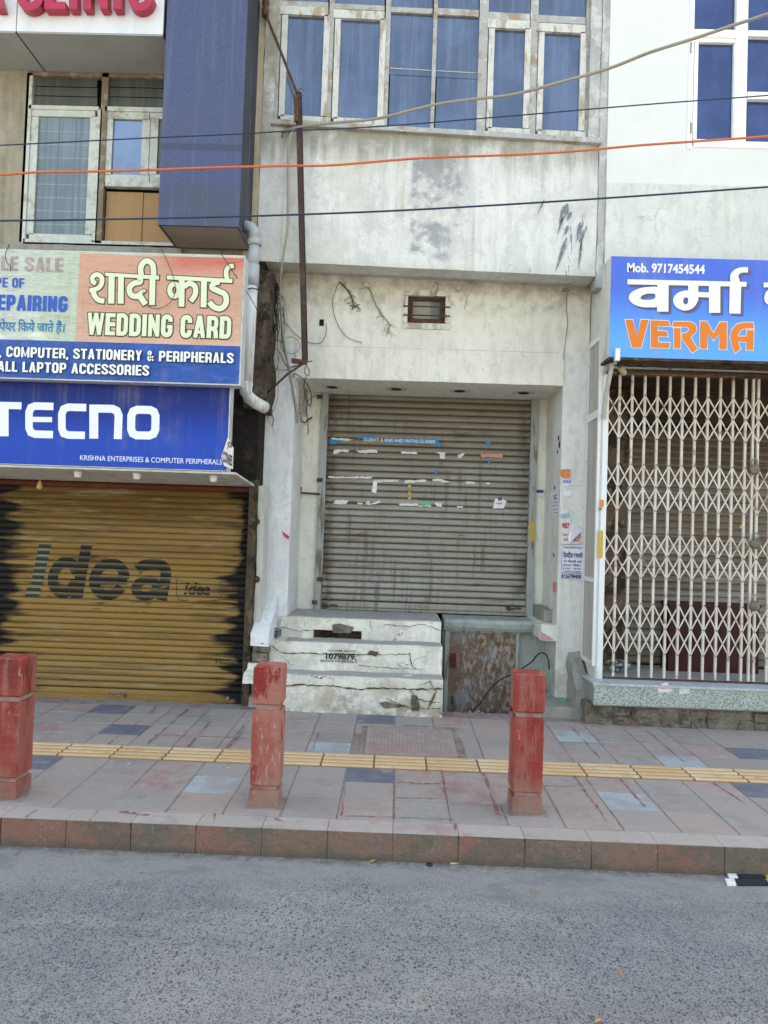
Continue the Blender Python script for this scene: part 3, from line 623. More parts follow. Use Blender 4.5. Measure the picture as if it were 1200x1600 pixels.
def smear(pts, w, flatz=None):
    q = []
    for (a, b_), (c, d_) in zip(pts, pts[1:]):
        n_ = max(2, int(math.hypot(c - a, d_ - b_) / 5))
        for j in range(n_): q.append((a + (c - a) * j / n_, b_ + (d_ - b_) * j / n_))
    q.append(pts[-1]); W = [onz(x, y, flatz or fz(5.2)) for x, y in q]
    if flatz is None: W = [onz(x, y, fz(p.y)) for (x, y), p in zip(q, W)]
    b = B(); L = []; Rr = []
    for i, p in enumerate(W):
        d = (W[min(i + 1, len(W) - 1)] - W[max(i - 1, 0)]).normalized(); n_ = V((-d.y, d.x, 0)); ww = w * rs.uniform(.15, 1.2) * (0.2 if rs.random() < .25 else 1); o_ = rs.uniform(-.3, .3) * w
        L.append(b.bm.verts.new(p + n_ * (ww / 2 + o_) + V((0, 0, .0032)))); Rr.append(b.bm.verts.new(p - n_ * (ww / 2 - o_) + V((0, 0, .0032))))
    for i in range(len(W) - 1): b.bm.faces.new([L[i], L[i + 1], Rr[i + 1], Rr[i]])
    b.build('paint_smear', m_smear, fp)
A3 = lambda L: [(x / 2.667 + 350, y / 2.667 + 1020) for x, y in L]
A4 = lambda L: [(x / 2.667 + 750, y / 2.667 + 1020) for x, y in L]
A2 = lambda L: [(x / 3 , y / 3 + 1020) for x, y in L]
for L, w in ((A3([(905, 485), (925, 605)]), .022), (A3([(1080, 500), (1130, 600)]), .02), (A3([(506, 540), (490, 680)]), .012), (A3([(710, 540), (708, 690)]), .014), (A3([(715, 540), (900, 548)]), .02), (A3([(715, 605), (910, 608)]), .012), (A3([(490, 680), (960, 695)]), .012),
             (A4([(390, 510), (530, 705)]), .018), (A4([(580, 520), (690, 645)]), .018), (A4([(970, 540), (1100, 628)]), .016), (A4([(12, 503), (78, 680)]), .022), (A4([(270, 555), (400, 558)]), .014), (A4([(385, 310), (500, 440)]), .014), (A4([(690, 320), (850, 455)]), .010),
             (A2([(880, 265), (690, 430)]), .02), (A2([(985, 325), (875, 445)]), .022), (A2([(1145, 368), (1065, 447)]), .022), (A2([(860, 298), (1160, 302)]), .012), (A2([(715, 385), (1160, 400)]), .014), (A2([(560, 385), (500, 435)]), .012), (A2([(730, 258), (570, 390)]), .014), (A3([(105, 280), (10, 395)]), .02), (A3([(395, 330), (370, 405)]), .014), (A3([(715, 300), (980, 318)]), .012)):
    smear(L, w)
for L, w in ((A2([(340, 722), (560, 730), (830, 738)]), .012), (A2([(560, 748), (700, 765)]), .035), (A2([(170, 740), (120, 775)]), .014), (A2([(460, 738), (420, 795)]), .016), (A3([(215, 690), (250, 712)]), .03), (A3([(965, 700), (962, 742)]), .014), (A2([(1010, 755), (1000, 800)]), .012)):
    smear(L, w, .1505)
# yellow guide strip: four raised bars on each block
def tactile():
    b = B(); d = .29; w = .36
    b.box(.003, w - .003, .003, d - .003, -.03, .001)
    for k in range(4):
        yc = .035 + k * .073
        b.prism([(yc - .022, .0012), (yc + .022, .0012), (yc + .016, .0085), (yc - .016, .0085)], 'x', .006, w - .006)
    for v in b.bm.verts: v.co.z += SLOPE * v.co.y
    bmesh.ops.recalc_face_normals(b.bm, faces=b.bm.faces)
    b.bm.faces.ensure_lookup_table()
    for i, f in enumerate(b.bm.faces): f.material_index = 1 if i < 6 else 0
    me = bpy.data.meshes.new('tactile_tile'); b.bm.to_mesh(me); b.bm.free(); me.materials.append(m_tact); me.materials.append(m_tactd); return me
tm = tactile(); tx = onz(503, 1190, fz(5.4)).x
for i in range(-14, 15):
    x = tx + i * .362
    if XL - .3 < x < XR - .1:
        o = bpy.data.objects.new('tactile_tile', tm); COL.objects.link(o); o.parent = fp
        o.location = V((x, 5.265, fz(5.265) + .0015)) - V((0, YK, .15))

# ================================================================== MAIN (MIDDLE) BUILDING
YU, YP, YS = 6.91, 7.3, 8.05
mb = thing('old_building', 'old white limewashed building in the middle, with peeling blue-glazed upper window and grey shutter', 'building', (.3, 7.3, .2))
xl = at(405, 300, YU)[0]; xr = at(934, 300, YU)[0]
xsl = at(392, 700, YP)[0]                               # left side of the lower walls
# upper storey: parapet below the window is slightly out of level, like its sill
zsoff = lambda px: at(px, 408 + (px - 415) * .0466, YU)[1]
zsill = lambda px: at(px, 190 + (px - 425) * .059, YU)[1]
TILT = (zsill(915) - zsill(430)) / (at(915, 219, YU)[0] - at(430, 190, YU)[0])
b = B(); pts = [(xl, zsoff(405)), (xr, zsoff(934)), (xr, at(934, 224, YU)[1]), (xl, at(405, 196, YU)[1])]
b.prism(pts, 'y', YU, YU + .22); b.rough(.18, .003, 3); b.build('wall', m_upper, mb)
b = B().box(xl, xr, YU + .02, YP + .3, zsoff(670) + .03, zsoff(670) + .16, TILT * .6); b.build('overhang_slab', m_soffit, mb)
for k, (x0, y0, x1, y1, w) in enumerate(((851, 311, 840, 334, 3), (887, 318, 874, 350, 11), (880, 340, 871, 366, 4), (888, 352, 882, 368, 5), (886, 370, 868, 425, 6), (907, 346, 901, 378, 5), (912, 358, 906, 392, 3), (909, 378, 904, 420, 4), (893, 330, 886, 345, 5), (917, 352, 911, 372, 2))):
    ik_ = Ink().rib([(x0, y0, .6), (x0 * .75 + x1 * .25, y0 * .75 + y1 * .25, w), (x0 * .45 + x1 * .55, y0 * .45 + y1 * .55, w * .8), (x1, y1, .5)], None, 3)
    to_obj(ik_.make(lambda u, v: at(u, v, YU - .012), YU - .012), 'paint_drip', m_drip, mb)
# window side piers and the storey over the window (above the frame)
wx0 = at(430, 100, YU)[0]; wx1 = at(922, 100, YU)[0]
ztop = 7.15
B().box(xl, wx0, YU + .001, YU + .25, at(405, 196, YU)[1], ztop).rough(.15, .004, 4, 2).build('pier', m_upper, mb)
B().box(wx1, xr, YU + .001, YU + .25, at(934, 224, YU)[1], ztop).rough(.15, .004, 4, 3).build('pier', m_corner, mb)
B().box(xl, xr, YU, YU + .25, ztop, 9.6).build('wall', m_upper, mb)
B().box(xl, xr, YP + .5, 15, zsoff(670) + .16, 9.55).build('unseen_body', m_joint, mb)  # unseen mass behind the facade, added to block the sun
# sill
B().box(at(424, 200, YU)[0], at(938, 215, YU)[0], YU - .05, YU + .2, zsill(670) - .045, zsill(670) + .0, TILT).rough(.12, .0025, 6).build('window_sill', m_mullion, mb)
# window
YW = YU + .05
def rng_of(x0, y0, x1, y1): return rect(x0, y0, x1, y1, YW)
win = B().box(wx0, wx1, YW + .085, YW + .095, zsill(670) - .1, ztop, 0).build('window', m_dark, mb)
def tb(name, mat, par, x0, y0, x1, y1, Y, d, bevel=.003):
    return B().pbox(x0, y0, x1, y1, Y, d, TILT * .8).rough(.2, .0012, 9).build(name, mat, par) if False else B().pbox(x0, y0, x1, y1, Y, d, TILT * .8).build(name, mat, par, bevel)
# main uprights (x at frame centre height) and rails
for x0, x1, yt, yb in ((430, 438, -60, 192), (513, 521, -60, 196), (601, 609, -60, 206), (676, 682, -60, 208), (748, 762, -60, 210), (828, 840, -60, 213), (915, 923, -60, 219)):
    tb('mullion', m_mullion, win, x0, yt, x1, yb, YW, .07)
for x0, x1, y0, y1 in ((438, 513, 2, 10), (521, 601, 7, 15), (609, 676, 12, 20), (682, 748, 14, 24), (762, 828, 20, 31), (840, 915, 25, 36)):
    tb('transom', m_mullion, win, x0, y0, x1, y1, YW + .005, .06)
for x0, x1, y0, y1, ry in ((438, 513, 10, 192, 0), (521, 601, 16, 196, 1), (762, 828, 31, 211, 2), (840, 915, 37, 215, 3)):
    fr = B(); t = 9
    for q in ((x0, y0, x1, y0 + 13), (x0, y1 - 11, x1, y1), (x0, y0 + 13, x0 + t, y1 - 11), (x1 - t, y0 + 13, x1, y1 - 11)): fr.pbox(*q, YW - .012, .045, TILT * .8)
    sash = fr.build('sash_frame', m_oldframe, win, .003)
    gl = B().pbox(x0 + t - 2, y0 + 11, x1 - t + 2, y1 - 9, YW + .022, .005, TILT * .8).build('pane', m_glass, win)
for x0, x1, y0, y1 in ((609, 676, 20, 206), (682, 748, 24, 210)):
    B().pbox(x0 - 1, y0 - 1, x1 + 1, (y0 + y1) / 2 + 5, YW + .03, .005, TILT * .8).build('pane', m_glass, win)
    B().pbox(x0 - 1, (y0 + y1) / 2 + 5.8, x1 + 1, y1 + 2, YW + .034, .005, TILT * .8).build('pane', m_glass, win)
    B().pbox(x0, (y0 + y1) / 2 - 5.5, x1, (y0 + y1) / 2 - 4, YW + .026, .003, TILT).build('pane_joint', m_mullion, win)
for x0, x1, y0, y1 in ((438, 513, -60, 2), (521, 601, -60, 7), (609, 676, -60, 12), (682, 748, -60, 15), (762, 828, -60, 21), (840, 915, -60, 26)):
    B().pbox(x0 - 1, y0, x1 + 1, y1 + 1, YW + .03, .005, TILT * .8).build('pane', m_glass, win)

# lower walls
vx0, vx1, vz0, vz1 = rect(631, 454, 702, 513, YP)
X0 = xsl; X1 = at(922, 500, YP)[0]; ZT = zsoff(670) + .15; ZB = at(670, 546, YP)[1]
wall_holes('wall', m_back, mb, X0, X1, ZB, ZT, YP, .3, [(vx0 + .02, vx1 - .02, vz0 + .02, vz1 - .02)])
lx0 = at(458, 700, YP)[0]; lx1 = at(877, 700, YP)[0]; zl = at(670, 597, YP)[1]
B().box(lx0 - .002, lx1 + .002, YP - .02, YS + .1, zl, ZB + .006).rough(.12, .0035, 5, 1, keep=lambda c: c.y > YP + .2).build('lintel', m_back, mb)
B().box(X0, lx0, YP - .004, YS + .12, .1, ZB).rough(.14, .004, 4, 5, keep=lambda c: c.z > ZB - .01).build('pilaster', m_white2, mb)
rb_x0 = at(870, 985, YP)[0]
B().box(lx1, X1, YP - .004, YS + .12, .1, ZB).rough(.14, .004, 4, 6, keep=lambda c: c.z > ZB - .01).build('pilaster', m_pil, mb)
# wall strips left and right of the shutter, at the shutter plane
sx0 = at(497, 800, YS)[0]; sx1 = at(835, 800, YS)[0]
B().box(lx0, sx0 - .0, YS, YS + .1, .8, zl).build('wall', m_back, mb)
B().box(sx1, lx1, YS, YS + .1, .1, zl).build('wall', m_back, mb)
B().box(lx0, lx1, YS + .13, YS + .2, 0, zl + .3).build('back_panel', m_dark, mb)
# vent window
vw = B()
for q in ((630, 453, 703, 462), (630, 505, 703, 514), (630, 462, 637, 505), (696, 462, 703, 505)): vw.pbox(*q, YP - .012, .05)
vent = vw.build('vent_window', m_oldframe, mb, .002)
vi = B()
for q in ((637, 462, 696, 469), (637, 498, 696, 505), (637, 469, 645, 498), (688, 469, 696, 498)): vi.pbox(*q, YP + .05, .03)
vi.build('frame', m_rust, vent)
for y in (479, 493):
    p0, p1 = P(630, y - 1, YP - .02), P(703, y + 1, YP - .02)
    B().tube([p0, p1], .007, 6).build('bar', m_rust, vent)
part('pane', m_curtain, vent, 643, 466, 690, 501, YP + .1, .01)
# downlights in the shutter soffit
for px in (519, 619, 718, 818):
    p = onz(px, 604 + (px - 519) * .03, zl)
    t = B().lathe((p.x, p.y, zl - .012), (0, 0, 1), [(.055, 0), (.058, .004), (.058, .012)], 18); d = t.build('downlight', m_rust, mb)
    B().box(p.x - .1, p.x + .1, p.y - .085, p.y + .085, zl - .006, zl - .0005).build('plate', m_soffit, d)
    B().lathe((p.x, p.y, zl - .0135), (0, 0, 1), [(.042, 0), (.042, .002)], 16).build('socket', m_dark, d)
# grey rolling shutter
sh = B().box(sx0 - .01, sx1 + .01, YS + .045, YS + .06, at(665, 957, YS)[1], zl - .0).build('rolling_shutter', m_dark, mb, label='grey steel rolling shutter with torn paper scraps')
SXA, SXB = at(508, 780, YS)[0], at(826, 780, YS)[0]
def slatmesh(name, w, pit, A, mat, n=6, lip=.10):
    b = B(); prof = []
    for k in range(n + 1):
        t = k / n; prof.append((t * pit * (1 - lip), -A * (1 - abs(2 * t - 1) ** 2.6)))
    prof.append((pit * .985, .004)); prof = [(0, .006)] + prof
    fr = [[b.bm.verts.new((x, y, z)) for z, y in prof] for x in (0, w)]
    for i in range(len(prof) - 1): b.bm.faces.new([fr[0][i], fr[1][i], fr[1][i + 1], fr[0][i + 1]]).smooth = 0 < i < len(prof) - 2
    bmesh.ops.recalc_face_normals(b.bm, faces=b.bm.faces)
    for f in b.bm.faces:
        if f.normal.y > 0: f.normal_flip()
    me = bpy.data.meshes.new(name); b.bm.to_mesh(me); b.bm.free(); me.materials.append(mat); return me
def lay_slats(par, me, x, Y, z0, z1, pit):
    k = 0
    while z0 + (k + 1) * pit < z1 + pit * .9:
        o = bpy.data.objects.new('slat', me); COL.objects.link(o); o.parent = par
        o.location = V((x + random.uniform(-.002, .002), Y + random.uniform(-.002, .002), z0 + k * pit)) - ORIG[par.name]; k += 1
gsl = slatmesh('slat', SXB - SXA, PITG, .014, m_slatg)
lay_slats(sh, gsl, SXA, YS + .03, ZG0, zl - .02, PITG)
B().box(SXA, SXB, YS + .0, YS + .03, at(665, 957, YS)[1], ZG0 - .003).build('bottom_rail', m_slatg, sh, .003)
for a, c in ((497, 508), (826, 837)):
    B().box(at(a, 780, YS)[0], at(c, 780, YS)[0], YS - .03, YS + .04, at(665, 957, YS)[1] - .0, zl - .0 - .001).build('guide_channel', m_gchan, sh, .003)
def slot(par, x, y, Y, w=22):
    a = at(x, y, Y); c = at(x + w, y, Y); fr = B()
    fr.box(a[0], c[0], Y - .012, Y, a[1] - .018, a[1] - .012).box(a[0], c[0], Y - .012, Y, a[1] + .008, a[1] + .014).box(a[0], a[0] + .006, Y - .012, Y, a[1] - .012, a[1] + .008).box(c[0] - .006, c[0], Y - .012, Y, a[1] - .012, a[1] + .008)
    fr.build('handle', m_steel, par)
slot(sh, 647, 948, YS, 26)
for px, py in ((512, 946), (798, 951)):
    p = P(px, py, YS - .01)
    B().tube([p + V((-.05, 0, .01)), p + V((.0, -.03, -.005)), p + V((.06, -.035, .012)), p + V((.1, -.01, .0))], .009, 7).build('latch', m_rust, sh)
    B().lathe(p + V((-.02, .01, 0)), (0, -1, 0), [(.022, 0), (.022, .03), (.012, .035)], 12).build('lock', m_rust, sh)
# torn papers on the shutter
def scrap(par, mat, pts, Y, name='paper_scrap', jag=1.2, seed=0):
    r = random.Random(seed); q = []
    n = len(pts)
    for i in range(n):
        a, c = pts[i], pts[(i + 1) % n]; L = math.hypot(c[0] - a[0], c[1] - a[1]); k = max(1, int(L / 4))
        for j in range(k):
            t = j / k; q.append((a[0] + (c[0] - a[0]) * t + r.uniform(-jag, jag) * (j > 0), a[1] + (c[1] - a[1]) * t + r.uniform(-jag, jag) * .7 * (j > 0)))
    b = B(); b.face([P(x, y, Y) for x, y in q])
    for f in b.bm.faces:
        if f.normal.y > 0: f.normal_flip()
    bmesh.ops.triangulate(b.bm, faces=b.bm.faces)
    for v in b.bm.verts: v.co.y += r.uniform(-.003, .001)
    o = b.build(name, mat, par)
    return o
CS = lambda pts: [(x / 3.871 + 490, y / 3.871 + 660) for x, y in pts]
YV = YS + .012
for k, (m, pts) in enumerate([
    (m_pbluepaper, [(95, 100), (180, 112), (130, 132), (97, 130)]), (m_paper, [(105, 93), (250, 102), (205, 112), (110, 103)]),
    (m_pbluepaper, [(268, 84), (365, 80), (385, 104), (330, 100), (268, 100)]), (m_pbluepaper, [(425, 98), (740, 98), (768, 130), (765, 152), (735, 132), (428, 122)]),
    (m_paper, [(118, 172), (150, 162), (215, 168), (210, 180), (160, 178), (122, 194)]), (m_paper, [(255, 168), (380, 165), (388, 186), (280, 185)]),
    (m_paper, [(530, 176), (620, 176), (628, 192), (528, 190)]), (m_paper, [(740, 182), (798, 182), (796, 220), (765, 218), (768, 196)]),
    (m_paper, [(872, 195), (915, 184), (890, 218), (873, 218)]), (m_ppink, [(1010, 190), (1142, 190), (1145, 213), (1012, 210)]),
    (m_pbluepaper, [(1035, 118), (1075, 110), (1074, 136), (1050, 134)]), (m_pbluepaper, [(1052, 226), (1070, 225), (1070, 256), (1054, 254)]),
    (m_paper, [(85, 326), (360, 328), (340, 340), (95, 336)]), (m_paper, [(365, 350), (520, 345), (510, 356), (385, 362)]), (m_white3, [(362, 352), (384, 358), (378, 428), (350, 420)]),
    (m_paper, [(552, 352), (680, 346), (682, 360), (550, 366)]), (m_pbluepaper, [(735, 285), (755, 295), (745, 320), (733, 308)]), (m_paper, [(718, 345), (760, 340), (825, 362), (720, 356)]),
    (m_paper, [(920, 358), (975, 360), (972, 374), (922, 370)]), (m_paper, [(1042, 362), (1068, 364), (1066, 376), (1042, 374)]),
    (m_paper, [(115, 492), (135, 468), (212, 470), (190, 498), (140, 494)]), (m_paper, [(265, 485), (298, 487), (296, 496), (266, 495)]), (m_paper, [(308, 495), (330, 472), (345, 492), (400, 470), (406, 488), (340, 500)]),
    (m_paper, [(515, 492), (635, 492), (630, 506), (520, 503)]), (m_pgreen, [(635, 498), (655, 480), (705, 480), (712, 502)]), (m_paper, [(728, 484), (778, 486), (775, 512), (745, 508)]), (m_paper2, [(634, 502), (712, 504), (712, 510), (634, 508)]),
    (m_paper, [(865, 508), (905, 508), (900, 518), (868, 518)]), (m_paper2, [(1085, 520), (1100, 460), (1140, 458), (1168, 478), (1150, 520)]), (m_ink_shadow, [(1112, 452), (1140, 446), (1142, 470), (1118, 476)]), (m_ppink, [(1100, 486), (1140, 484), (1142, 500), (1100, 502)])]):
    scrap(sh, m, CS(pts), YV - .0004 * (k % 7), seed=k)
for yy in (386, 428, 460):
    q = P(580 / 3.871 + 490, yy / 3.871 + 660, YV - .002); B().lathe(q, (0, -1, 0), [(.019, 0), (.019, .001)], 9).build('ochre_spot', m_yellow, sh)
ftext('GUJRATI & ENG AND MATHS CLASSES', 568, 686.0, 680, 692.5, YV - .006, m_ink_white, sh, bold=.01, tilt=0)

# ledge under the shutter and hatch recess
ledge_x0 = at(694, 970, 7.65)[0]
zt3 = at(600, 956, YS)[1]
B().prism([(YS + .05, zt3 - .12), (7.68, zt3 - .12), (7.655, zt3 - .085), (7.64, zt3 - .04), (7.665, zt3 - .012), (7.72, zt3 - .004), (YS + .05, zt3 - .004)], 'x', ledge_x0, at(845, 970, 7.65)[0]).rough(.09, .006, 6, 2).build('ledge', m_green, mb)
B().box(at(845, 1000, YP)[0], lx1 + .01, YP - .012, YS + .05, at(855, 1001, YP)[1], at(855, 976, YP)[1]).rough(.07, .006, 6, 4).build('corbel', m_pil, mb)
B().box(at(848, 960, YP + .25)[0], lx1 + .004, YP + .2, YS + .02, at(855, 974, YP)[1] - .01, at(855, 955, YP)[1]).rough(.05, .008, 8, 5).build('jamb_foot', m_cement, mb)
B().box(ledge_x0, lx1 + .01, 7.79, 7.9, -.05, zt3 - .1).rough(.1, .005, 5, 7).build('wall', m_green, mb)
hx = rect(700, 988, 804, 1118, 7.76)
hatch = B().box(hx[0], hx[1], 7.755, 7.77, hx[2] - .06, hx[3]).build('hatch_door', m_hatch, mb, label='rusty sheet-metal hatch door under the shutter')
for q in ((hx[0] - .04, hx[0], -.05, hx[3]), (hx[1], hx[1] + .03, -.05, hx[3]), (hx[0] - .04, hx[1] + .03, hx[3], hx[3] + .045)):
    B().box(q[0], q[1], 7.72, 7.785, q[2], q[3]).build('frame', m_gchan, hatch, .003)
p = P(706, 1032, 7.75); B().box(p.x - .02, p.x + .04, 7.735, 7.752, p.z - .07, p.z + .07).rough(.03, .006, 20).build('hasp', flat('dark_red_paint', (.1, .015, .015)), hatch)
p = P(707, 1092, 7.75); B().tube([p, p + V((0, -.02, .03)), p + V((0, -.02, -.05))], .008, 6).build('hinge', m_rust, hatch)

# steps
stx1 = at(693, 1040, 6.75)[0]
def step(x0, y0, ztop, zbot, seed):
    b = B().box(x0, stx1, y0, y0 + .5 if ztop < zt3 - .01 else YS + .0, zbot, ztop)
    b.rough(.045, .0075, 7, seed, keep=lambda c: c.x > stx1 - .001 or c.y > y0 + .3)
    return b.build('step', m_stepm, mb)
Z1, Z2 = .515, .765
step(at(400, 1080, 6.72)[0], 6.715, Z1, .1, 1)
step(at(420, 1030, 6.97)[0], 6.97, Z2, Z1 - .05, 2)
# top step has a long broken slot in its face
x30 = at(438, 985, 7.25)[0]; s0 = rect(489, 985, 565, 999, 7.25)
B().box(x30, s0[0], 7.25, YS, Z2 - .05, zt3).rough(.045, .006, 7, 3, keep=lambda c: c.x > s0[0] - .001 or c.y > 7.6).build('step', m_stepm, mb)
B().box(s0[0], s0[1], 7.25, YS, s0[3], zt3).rough(.045, .006, 7, 3, keep=lambda c: c.x > s0[1] - .001 or c.x < s0[0] + .001 or c.y > 7.6).build('step', m_stepm, mb)
B().box(s0[1], stx1, 7.25, YS, Z2 - .05, zt3).rough(.045, .006, 7, 3, keep=lambda c: c.x > stx1 - .001 or c.x < s0[1] + .001 or c.y > 7.6).build('step', m_stepm, mb)
B().box(s0[0] - .05, s0[1] + .05, 7.33, 7.45, Z2 - .04, s0[3] + .02).rough(.03, .015, 12, 3).build('broken_masonry', m_crumble, mb)
scrap_pts = [(519, 976), (530, 974), (553, 980), (548, 989), (520, 989)]
to_obj(Ink().poly(scrap_pts).make(lambda u, v: at(u, v, 7.236), 7.236), 'chipped_patch', m_rubble, mb)
m_crk = M('crack_shadow_dirt', (.07, .055, .04), [((.2, .17, .13), .6, ('n', 40, .5, .6))], .95)
rc = random.Random(14)
def crack(pts, Y, w=1.6, mat=None):
    q = []
    for (a, b_), (c, d_) in zip(pts, pts[1:]):
        n_ = max(2, int(math.hypot(c - a, d_ - b_) / 4))
        for j in range(n_): q.append((a + (c - a) * j / n_ + rc.uniform(-.6, .6), b_ + (d_ - b_) * j / n_ + rc.uniform(-1, 1), max(.3, w * rc.uniform(.3, 1.3))))
    q.append((*pts[-1], .2)); to_obj(Ink().rib(q).make(lambda u, v: at(u, v, Y), Y), 'crack', mat or m_crk, mb)
F1, F2, F3 = 6.700, 6.955, 7.236
crack([(446, 1072), (470, 1070), (520, 1072), (560, 1077), (600, 1075), (640, 1077), (692, 1076)], F1, 2.6)
crack([(640, 1078), (652, 1090), (664, 1096), (690, 1098)], F1, 1.4); crack([(655, 1072), (672, 1064), (680, 1082), (672, 1104)], F1, 1.2); crack([(604, 1092), (640, 1106), (690, 1108)], F1, 1.2)
crack([(425, 1010), (440, 1020), (480, 1021), (540, 1022), (600, 1023), (640, 1022), (643, 1040), (652, 1046)], F2, 1.5)
crack([(560, 1040), (600, 1043), (660, 1046)], F2, .9); crack([(440, 980), (470, 986), (489, 984)], F3, 1.2); crack([(578, 970), (580, 985)], F3, .9); crack([(600, 976), (640, 979), (660, 975), (690, 985)], F3, 1.1)
for pts, Y in (([(643, 1085), (652, 1087), (656, 1103), (655, 1111), (644, 1111), (642, 1098)], F1), ([(684, 1076), (676, 1098), (668, 1109), (672, 1094)], F1), ([(592, 1098), (604, 1096), (640, 1104), (600, 1107)], F1), ([(578, 1016), (592, 1019), (588, 1026), (574, 1022)], F2)):
    to_obj(Ink().poly(pts).make(lambda u, v: at(u, v, Y + .002), Y + .002), 'chipped_patch', m_rubble, mb)
for (x0, y0, yb, z) in ((at(445, 1000, 7)[0], 6.99, 7.24, Z2), (at(425, 1050, 7)[0], 6.74, 6.96, Z1), (x30 + .03, 7.28, YS - .01, zt3)):
    B().box(x0, stx1 - .01, y0, yb, z - .02, z + .006).rough(.08, .004, 6, int(z * 10)).build('tread', m_tread, mb)
# stencilled writing on the second riser
ftext('ALL HOME SERVICES', 513, 1015.5, 556, 1018.5, 6.955, m_ink_black, mb, 'stencil_text', .01)
ftext('1079879.', 509, 1021, 557, 1031, 6.955, m_ink_black, mb, 'stencil_text', .035)
ftext('SERVICES ON RENTAL, E', 500, 1031.5, 558, 1035.5, 6.955, m_ink_black, mb, 'stencil_text', .02)
# wing wall left of the steps
wxa, wxb = at(397, 960, 6.95)[0], at(425, 960, 6.95)[0]
za = at(410, 932, YP)[1]; zb_ = at(405, 992, 6.78)[1]
B().prism([(7.29, za), (6.80, zb_), (6.80, zb_ - .1), (7.29, zb_ - .1)], 'x', wxa, wxb).rough(.06, .007, 6, 3).build('wing_coping', m_white2, mb)
r = random.Random(5); z = .2; k = 0
while z < zb_ - .12:
    hgt = r.uniform(.085, .12)
    B().box(wxa + r.uniform(-.03, .03), wxb - r.uniform(0, .04), 6.84 - r.uniform(-.02, .05), 7.25, z, z + hgt - .008).rough(.05, .009, 9, k).build('brick', r.choice([m_cement, m_rubble, m_tread, m_stepm]), mb)
    z += hgt; k += 1
B().box(wxa + .01, wxb - .01, 6.9, 7.28, .15, zb_ - .1).build('mortar', m_cement, mb)
p = P(391, 1057, 6.75); B().box(p.x - .05, p.x + .06, 6.7, 6.85, p.z - .05, p.z + .05).rough(.03, .014, 11, 9).build('plaster_chunk', m_white, mb)
# low cement platform in the corner by the next plinth
B().box(at(843, 1105, 6.9)[0], at(925, 1105, 6.9)[0], 6.86, 7.8, .12, .285).rough(.06, .012, 6, 8).build('platform', m_cement, mb)
px0, px1 = at(893, 1070, 7.1)[0], at(932, 1070, 7.1)[0]
B().prism([(6.86, .2), (6.92, .42), (7.05, .56), (7.29, .72), (7.29, .2)], 'x', px0, at(926, 1070, 6.8)[0]).rough(.05, .016, 6, 4).build('cement_mound', m_cement, mb)
# hinges and brackets on the jambs
for px, py, Y in ((335, 0, 0),):
    pass
for px, py in ((500, 620), (500, 750), (500, 905), (492, 941)):
    p = P(px, py, YS - .04); B().box(p.x - .03, p.x + .025, YS - .055, YS - .03, p.z - .02, p.z + .02).rough(.02, .006, 20, px).build('hinge', m_rust, mb)
p = P(470, 770, YS - .1); q = P(500, 772, YS - .03)
B().tube([p + V((0, 0, .06)), p, q], .012, 5, smooth=False).build('bracket', m_rust, mb)
# stray roots and hooks on the upper wall
def squig(name, mat, par, ppts, Y, r=.004, jit=0, kids=0, seed=0):
    rr = random.Random(seed); b = B()
    pts = cr([(x + rr.uniform(-jit, jit), y + rr.uniform(-jit, jit)) for x, y in ppts], 5)
    b.tube([P(x, y, Y) for x, y in pts], r, 5)
    for k in range(kids):
        x, y = rr.choice(pts); L = [(x, y)]
        for j in range(3): x += rr.uniform(-7, 7); y += rr.uniform(-2, 7); L.append((x, y))
        b.tube([P(a, c, Y) for a, c in cr(L, 3)], r * .45, 4)
    return b.build(name, mat, par)
Q5 = lambda L: [(x / 2.857 + 380, y / 2.857 + 400) for x, y in L]
m_root = flat('dry_root', (.13, .09, .06), .95)
roots = squig('dry_roots', m_root, None, Q5([(430, 115), (455, 140), (480, 175), (492, 215), (488, 240)]), YP - .015, .007, .5, 9, 1)
tag(roots, 'thick dry root hanging from the wall left of the barred vent', 'root')
r2 = squig('dry_roots', m_root, None, Q5([(545, 120), (570, 160), (590, 215), (620, 265), (650, 300), (650, 328)]), YP - .012, .0032, .8, 16, 2)
tag(r2, 'thin branching dry root just left of the barred vent', 'root')
tag(squig('loose_wire', m_black, None, Q5([(425, 120), (400, 190), (405, 260), (430, 320), (470, 365), (530, 388)]), YP - .02, .0028), 'thin black wire drooping down the wall from the thick root', 'wire')
tag(squig('loose_wire', m_black, None, Q5([(370, 300), (368, 350), (345, 388), (290, 385), (240, 355), (190, 300)]), YP - .02, .0028), 'thin wire looping left from the small square hole', 'wire')
tag(squig('loose_wire', m_black, None, [(886, 458), (885, 480), (887, 505), (884, 530), (881, 552), (880, 562)], YP - .02, .0026), 'thin wire hanging down the wall near the right corner', 'wire')
squig('root_stain', m_root, mb, Q5([(862, 115), (868, 140), (858, 175)]), YP - .016, .0024, .5, 4, 5)
squig('root_stain', m_root, mb, Q5([(1020, 145), (1000, 185), (990, 235)]), YP - .006, .0018, .6, 3, 6)
part('socket_hole', m_dark, mb, 499, 499, 506, 509, YP - .006, .01)
for px, py in ((573, 446), (716, 451)):
    p = P(px, py, YP - .02); B().lathe(p, (0, -1, 0), [(.022, -.02), (.024, .03), (.018, .035)], 12).build('pipe_stub', m_soffit, mb)
for px, py in ((737, 443), (884, 455)):
    p = P(px, py, YP - .1); B().lathe(p, (0, 0, 1), [(.035, 0), (.03, .012), (.01, .03)], 12).build('ceiling_rose', m_cement, mb)
part('seam', m_soffit, mb, 470, 545.0, 874, 545.8, YP - .022, .03)

